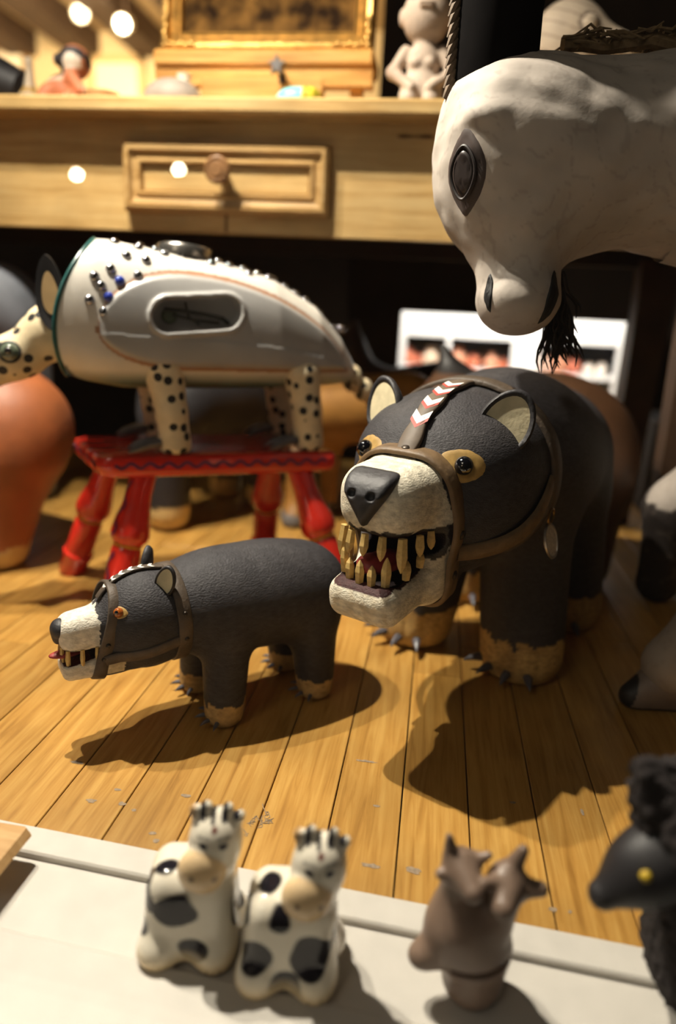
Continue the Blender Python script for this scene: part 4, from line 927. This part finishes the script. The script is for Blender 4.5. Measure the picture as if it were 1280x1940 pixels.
# rope mane along the neck and hairy beard
rr = random.Random(5); b = MB()
for k in range(170):
    x = rr.uniform(.095, .40); y = .775+rr.uniform(-.012, .02); z = .674+.004+rr.uniform(-.004, .006)-max(0, .12-x)*.1; a = rr.uniform(0, 6.28); ln = rr.uniform(.012, .035)
    P2 = [HLc(x, y, z), HLc(x+ln*.5*cos(a), y+ln*.3*sin(a), z+rr.uniform(-.004, .008)), HLc(x+ln*cos(a)+rr.uniform(-.006, .006), y+ln*.5*sin(a), z+rr.uniform(-.008, .006))]
    b.tube(P2, [.0016, .0014, .0007], 5)
b.tube([HLc(.09+.02*k, .775+.004*sin(k*1.3), .674+.002*sin(k*2)) for k in range(17)], .0075, 8)
o = b.build('rope_mane', mat('shaggy tan rope', (132, 110, 80), .9, var=.3, vscale=150), H_); o['kind'] = 'stuff'
b = MB()
for k in range(95):
    x = .097+rr.uniform(0, .016); y = .735+rr.uniform(-.014, .02); z = .452+rr.uniform(-.018, .012); P2 = [HLc(x, y, z)]; dx = rr.uniform(.0, .008); ph = rr.uniform(0, 6); ln = rr.uniform(.035, .075)
    for i in range(1, 8):
        t_ = i/7; P2.append(HLc(x+dx*i*.6+.006*sin(t_*7+ph)*t_, y+.005*cos(t_*6+ph)*t_-.003*t_, z+.010*t_*(1-t_)-ln*t_))
    b.tube(P2, [.0011]*7+[.0004], 4)
o = b.build('beard', mat('black brown hair', (34, 26, 20), .7, var=.3, vscale=100), H_); o['kind'] = 'stuff'
# front hoof
def hoof(P): 
    Q = W(P); f = U(.008, cap(Q, (.250, .727, .013), (.296, .742, .034), .013, .033), cap(Q, (.256, .73, .010), (.325, .748, .014), .016, .026)); return smax(f, .0008-Q[2], .003)
smesh('hoof', [(hoof, (-.16, -.10, -.005), (-.01, .02, .075), .0016)], mat('brown grey hoof', attr=True, rough=.55, var=.15, bump=.2, bscale=120), H_,
      lambda V: mixc(mixc(cols(V, (130, 116, 106)), (V[:, 0]+HL.x < .246+.25*V[:, 2])*1., (38, 34, 34)), (V[:, 2] < .004)*1., (40, 34, 32)))

# ------------------------------------------------------------------ carved animals further back
def quad(name, label, cat, O, body, paint, lo, hi, h, m):
    t = thing(name, label, cat, O); smesh('body', [(lambda P: smax(body((P[0]+O[0], P[1]+O[1], P[2])), .001-P[2], .004), lo, hi, h)], m, t, lambda V: paint((V[:, 0]+O[0], V[:, 1]+O[1], V[:, 2]), V)); return t
CARV = mat('carved painted wood', attr=True, rough=.55, var=.16, vscale=25, bump=.3, bscale=60)
def pal(base, foot, zf, other=(0, 0, 0)):
    def f(Q, V): c = cols(V, base); c = mixc(c, np.clip(wob(Q, 35)*.35, 0, .35), tuple(int(v*.75) for v in base)); return mixc(c, (Q[2] < zf+.004*wob(Q, 90))*1., foot)
    return f
def legs4(Q, pts, ztop, r0, r1, zf=.03): return U(.03, *[cap(Q, (x, y, ztop), (x, y, zf), r0, r1) for x, y in pts])
quad('brown_carved_animal', 'orange brown carved animal with pale hoof, cropped by the left edge', 'carved animal', (-.72, .99, 0),
     lambda Q: U(.05, ell(Q, (-.685, .99, .215), (.112, .10, .095)), ell(Q, (-.80, 1.04, .23), (.16, .10, .10)), cap(Q, (-.672, .96, .16), (-.674, .935, .035), .080, .050), cap(Q, (-.80, .94, .16), (-.80, .93, .03), .06, .045), cap(Q, (-.90, 1.06, .16), (-.90, 1.06, .03), .06, .045)),
     pal((150, 84, 44), (196, 166, 110), .036), (-.30, -.14, -.01), (.18, .18, .36), .005, CARV)
quad('grey_carved_animal', 'blue grey rounded carved animal behind the armadillo head', 'carved animal', (-.87, 1.27, 0),
     lambda Q: U(.05, ell(Q, (-.87, 1.27, .405), (.085, .09, .075)), legs4(Q, ((-.91, 1.24), (-.82, 1.25), (-.91, 1.31), (-.82, 1.31)), .36, .035, .026)),
     pal((112, 116, 124), (90, 84, 78), .03), (-.12, -.12, -.01), (.13, .12, .52), .005, CARV)
quad('black_carved_animal', 'black carved animal with one cream foot, standing behind the red stool', 'carved animal', (-.45, 1.28, 0),
     lambda Q: U(.05, cap(Q, (-.48, 1.25, .24), (-.40, 1.42, .25), .085, .09), cap(Q, (-.49, 1.195, .2), (-.491, 1.195, .035), .045, .041), legs4(Q, ((-.36, 1.40), (-.46, 1.46), (-.33, 1.47)), .2, .042, .036)),
     pal((44, 42, 44), (204, 176, 118), .048), (-.16, -.15, -.01), (.22, .28, .36), .005, CARV)
quad('tan_carved_animal', 'tan carved animal with small grey hoof, seen past the stool leg', 'carved animal', (-.2, 1.35, 0),
     lambda Q: U(.04, cap(Q, (-.24, 1.34, .22), (-.06, 1.42, .24), .066, .070), cap(Q, (-.262, 1.30, .2), (-.262, 1.295, .03), .026, .019), legs4(Q, ((-.21, 1.39), (-.05, 1.37), (-.04, 1.46)), .2, .025, .019), cap(Q, (-.262, 1.292, .012), (-.262, 1.275, .010), .024, .020)),
     pal((150, 104, 44), (104, 100, 98), .030), (-.16, -.12, -.01), (.26, .22, .34), .004, CARV)
quad('dark_brown_carved_animal', 'dark brown carved animal with curved neck, between armadillo tail and bear ear', 'carved animal', (-.10, 1.69, 0),
     lambda Q: (lambda Q: U(.04, cap(Q, (-.10, 1.50, .22), (.04, 1.58, .24), .075, .08), cap(Q, (-.13, 1.48, .24), (-.20, 1.45, .33), .05, .04), cap(Q, (-.20, 1.45, .33), (-.26, 1.42, .29), .038, .024), cap(Q, (-.185, 1.44, .35), (-.180, 1.43, .40), .014, .006), legs4(Q, ((-.12, 1.46), (-.10, 1.56), (.05, 1.53), (.06, 1.62)), .2, .03, .022)))((Q[0]+.02, Q[1]-.17, Q[2])),
     pal((58, 40, 28), (40, 30, 24), .03), (-.22, -.14, -.01), (.24, .2, .42), .005, CARV)
quad('brown_humped_animal', 'brown carved animal with rounded back, behind the large bear', 'carved animal', (.18, 1.20, 0),
     lambda Q: U(.05, ell(Q, (.185, 1.18, .215), (.155, .12, .125)), ell(Q, (.06, 1.22, .23), (.12, .10, .10)), legs4(Q, ((.27, 1.12), (.25, 1.26), (.03, 1.16), (.03, 1.28)), .18, .05, .04), cap(Q, (.02, 1.25, .33), (.005, 1.25, .365), .018, .008)),
     (lambda f_: (lambda Q, V: mixc(f_(Q, V), ((Q[2] > .325) & (Q[0] < .06))*1., (24, 20, 18))))(pal((78, 50, 28), (50, 38, 28), .03)), (-.26, -.16, -.01), (.2, .18, .40), .005, CARV)
t = quad('long_eared_carved_animal', 'dark carved animal with a long pointed ear, at the right edge', 'carved animal', (.56, 1.30, 0),
     lambda Q: (lambda Q: U(.04, ell(Q, (.49, 1.12, .17), (.11, .08, .075)), ell(Q, (.43, 1.06, .19), (.05, .045, .045)), legs4(Q, ((.42, 1.08), (.42, 1.16), (.55, 1.08), (.55, 1.16)), .13, .03, .025)))((Q[0]-.09, Q[1]-.18, Q[2])),
     pal((40, 34, 32), (60, 50, 42), .02), (-.12, -.14, -.01), (.15, .12, .28), .005, CARV)
b = MB(); P2 = [Vector((-.06, -.07, .09)), Vector((-.095, -.06, .13)), Vector((-.09, -.05, .175)), Vector((-.05, -.04, .215)), Vector((-.02, -.04, .235))]; b.tube(P2, [.012, .03, .034, .022, .004], 12, flat=.35); b.build('ear', mat('charcoal ear', (52, 46, 44), .6), t)
o = MB().lathe([(.001, 0), (.02, 0), (.03, .03), (.032, .06), (.018, .085), (.014, .10), (.02, .11), (.016, .11), (.010, .1), (.001, .09)], 20).build('clay_jar', mat('brown and white clay', (150, 112, 90), .6, var=.6, vscale=35), loc=(.60, 1.72, .22)); tag(o, 'brown and white clay jar on a dark stand at the right edge', 'jar')
o = MB().box((-.12, -.12, 0), (.14, .12, .22), .006).build('dark_stand', DARK, loc=(.62, 1.74, 0), smooth=False); tag(o, 'dark wooden box stand carrying the brown and white jar', 'stand')

# ------------------------------------------------------------------ small things on the sill
GL = mat('glossy ceramic glaze', attr=True, rough=.12, var=.04, vscale=30, coat=.15, spec=.3)
def cow(label, loc, rotz, spots, seed):
    t = thing('ceramic_cow', label, 'figurine', loc, rotz=rotz, group='ceramic cows on the sill')
    def body(P):
        x, y, z = P; tp = 1+.10*np.clip(z/.06, 0, 1)*0+.16*np.clip((z-.01)/.055, 0, 1)
        f = rbox((x*tp, y*tp, z), (0, 0, .0325), (.032, .025, .0345), .015)
        f = U(.008, f, ell(P, (-.020, -.019, .010), (.0135, .012, .013)), ell(P, (.017, -.020, .009), (.013, .0125, .013)), ell(P, (.026, .012, .010), (.011, .012, .013)))
        hd = U(.010, cap(P, (.012, -.004, .055), (.0165, -.007, .094), .0155, .0140), ell(P, (.0165, -.007, .088), (.0155, .0135, .018)))
        f = U(.007, f, hd); f = U(.003, f, ell(P, (.0095, -.0195, .0755), (.0155, .0105, .0160)))
        for ex, ez, tx, tz in ((.007, .101, .003, .111), (.0125, .105, .0105, .1135), (.0215, .105, .024, .1125), (.027, .100, .0315, .107)): f = U(.003, f, cap(P, (ex, -.007, ez), (tx, -.007, tz), .0048, .0036))
        return smax(f, .0004-z, .002)
    def paint(V):
        P = PV(V); x, y, z = P; c = cols(V, (226, 218, 200)); n = wob(P, 190, o=seed)*.0022
        for sx, sz, sy, r in spots:
            d = np.sqrt(((x-sx))**2+((z-sz)*.92)**2+((y-sy)*.8)**2); c = mixc(c, np.clip((r*1.05+n-d)/.0012+.5, 0, 1)*(z < .068), (28, 26, 32))
        mz = ell(P, (.0095, -.0205, .0755), (.0157, .0105, .0163)); c = mixc(c, np.clip(-mz/.001+.8, 0, 1)*(y < -.012), (226, 196, 152))
        c = mixc(c, np.clip((.018-z)/.01, 0, 1)*(y < -.010), (222, 200, 160)); 
        for ex, ez in ((.0035, .0115), (.0175, .0105)): c = mixc(c, np.clip((.0014-np.hypot(x-ex-.001, z-ez-.066))/.0006+.9, 0, 1)*(y < -.02), (96, 80, 70))
        for ex in (.0105, .0228): 
            c = mixc(c, np.clip((.0024-np.hypot((x-ex)*.9, (z-.0955)*1.2))/.0007+.5, 0, 1)*(y < -.010), (40, 44, 62)); c = mixc(c, np.clip((.0008-np.abs(z-.1000+abs(.1)*np.abs(x-ex)))/.0006+.5, 0, 1)*(np.abs(x-ex) < .004)*(y < -.008)*.7, (90, 84, 84))
        c = mixc(c, np.clip((.0018-np.hypot(x-.017, z-.1045))/.0006+.5, 0, 1)*(y < -.006), (110, 58, 50))
        top = z > .1065; c = mixc(c, (top & (np.sin(x*900) > .1))*1., (34, 34, 44)); c = mixc(c, (top & (x < .004))*.5, (214, 170, 110))
        for sx in (.014, .018, .022): c = mixc(c, ((np.abs(x-sx) < .0006) & (z < .008) & (y < -.02))*.8, (70, 52, 46))
        return c
    smesh('body', [(body, (-.042, -.042, -.003), (.046, .034, .126), .00125)], GL, t, paint); return t
cow('black spotted white ceramic cow, left of the pair on the sill', (-.132, .350, -.0045), radians(10), [(-.028, .051, -.012, .0085), (-.007, .045, -.022, .0115), (-.031, .027, -.014, .007), (.002, .018, -.026, .0105), (.032, .038, 0, .015), (-.012, .062, -.006, .007), (.006, .064, .012, .009), (-.03, .03, .014, .012)], 0)
cow('black spotted white ceramic cow, nearer the two-headed clay figure', (-.063, .343, -.0045), radians(8), [(-.031, .050, -.008, .010), (-.021, .032, -.022, .0105), (.013, .034, -.024, .0125), (-.003, .012, -.026, .0095), (-.005, .056, -.016, .0075), (-.014, .066, 0, .006), (.033, .045, 0, .012), (0, .05, .024, .014)], 6)

CL2 = mat('burnished brown clay', (118, 98, 84), .42, var=.22, vscale=35, bump=.1, bscale=60)
t = thing('two_headed_clay_figure', 'brown clay animal with two pricked-ear heads, on the sill', 'figurine', (.051, .346, -.0045), rotz=radians(8)); t.scale = (1.09, 1.09, 1.09)
def twin(P):
    f = U(.010, ell(P, (-.004, 0, .047), (.0235, .019, .026)), cap(P, (.004, 0, .012), (.006, 0, .035), .0175, .0185), ell(P, (-.0265, -.004, .030), (.009, .008, .008)))
    f = U(.008, f, cap(P, (-.010, .002, .065), (-.011, .0, .088), .0105, .0090), cap(P, (.012, -.004, .060), (.016, -.006, .082), .0100, .0085))
    f = U(.005, f, cap(P, (-.010, -.002, .091), (-.006, -.016, .088), .0105, .006), cap(P, (.015, -.006, .086), (.010, -.020, .083), .0115, .0065))
    f = U(.003, f, cap(P, (-.016, 0, .096), (-.0185, 0, .109), .0050, .0022), cap(P, (-.004, .0, .094), (.004, -.002, .1), .0048, .0022), cap(P, (-.018, -.004, .088), (-.0225, -.006, .0895), .0040, .003), cap(P, (.017, -.004, .094), (.0215, -.004, .106), .0055, .0032), cap(P, (.023, -.008, .085), (.032, -.010, .0865), .0058, .0042), cap(P, (.008, -.010, .09), (.0, -.014, .0925), .0045, .003))
    sl = np.maximum(np.abs(P[2]-.0335-.25*(P[0]-.004))-.0022, np.maximum(np.abs(P[0]-.004)-.0155, P[1]+.008)); f = smax(f, -sl, .002)
    for ex, ez in ((-.012, .093), (-.002, .092)): pass
    return smax(f, .0004-P[2], .002)
smesh('body', [(twin, (-.042, -.034, -.003), (.042, .028, .118), .00125)], CL2, t)

t = thing('black_sheep', 'black woolly sheep with smooth dark face and yellow eye, cropped at right', 'sheep', (.20, .350, -.0045))
def sw(P):
    f = U(.02, ell(P, (-.020, -.004, .150), (.046, .042, .040)), cap(P, (-.012, 0, .13), (.006, .004, .06), .036, .050), ell(P, (.045, .008, .080), (.060, .046, .048)), cap(P, (-.060, -.006, .172), (-.066, -.008, .184), .011, .007))
    f = U(.01, f, *[cap(P, (x, y, .05), (x, y, .006), .015, .011) for x, y in ((.012, -.016), (.012, .024), (.08, -.016), (.08, .024))])
    return smax(f+.0016*wob(P, 420)+.0012*wob(P, 800, o=7), .0006-P[2], .002)
smesh('wool', [(sw, (-.085, -.06, -.004), (.115, .065, .205), .0022)], mat('black brown wool', (30, 23, 22), .95, var=.35, vscale=300, bump=.8, bscale=500), t)
def sf(P): return U(.01, cap(P, (-.048, -.012, .134), (-.082, -.022, .109), .0235, .0085), ell(P, (-.060, -.016, .125), (.020, .017, .020)))
fc = smesh('face', [(sf, (-.10, -.05, .08), (-.015, .02, .165), .0014)], mat('charcoal face', (36, 34, 36), .5, var=.15), t)
p = surf(sf, (-.064, -.015, .130), (-.12, -1, .25)); MB().ball(p, .0032, 12, 8).build('eye', mat('yellow bead', (190, 160, 40), .3), t)

t = thing('wooden_plaque', 'corner of a thin wooden block on a peg, cropped by the left edge', 'block', (-.305, .372, -.0045))
MB().prism([(-.06, .018), (.026, .018), (.030, .023), (.026, .029), (-.06, .029)], -.030, .020, .002).build('board', wood_mat('light toy wood', (150, 108, 64), (188, 148, 98), (204, 166, 116), axis='X'), t, smooth=False)
MB().lathe([(.001, 0), (.012, 0), (.012, .004), (.006, .006), (.006, .020), (.001, .020)], 16, Matrix.Translation((-.03, 0, 0))).build('peg', mat('peg wood', (140, 100, 60), .6), t)
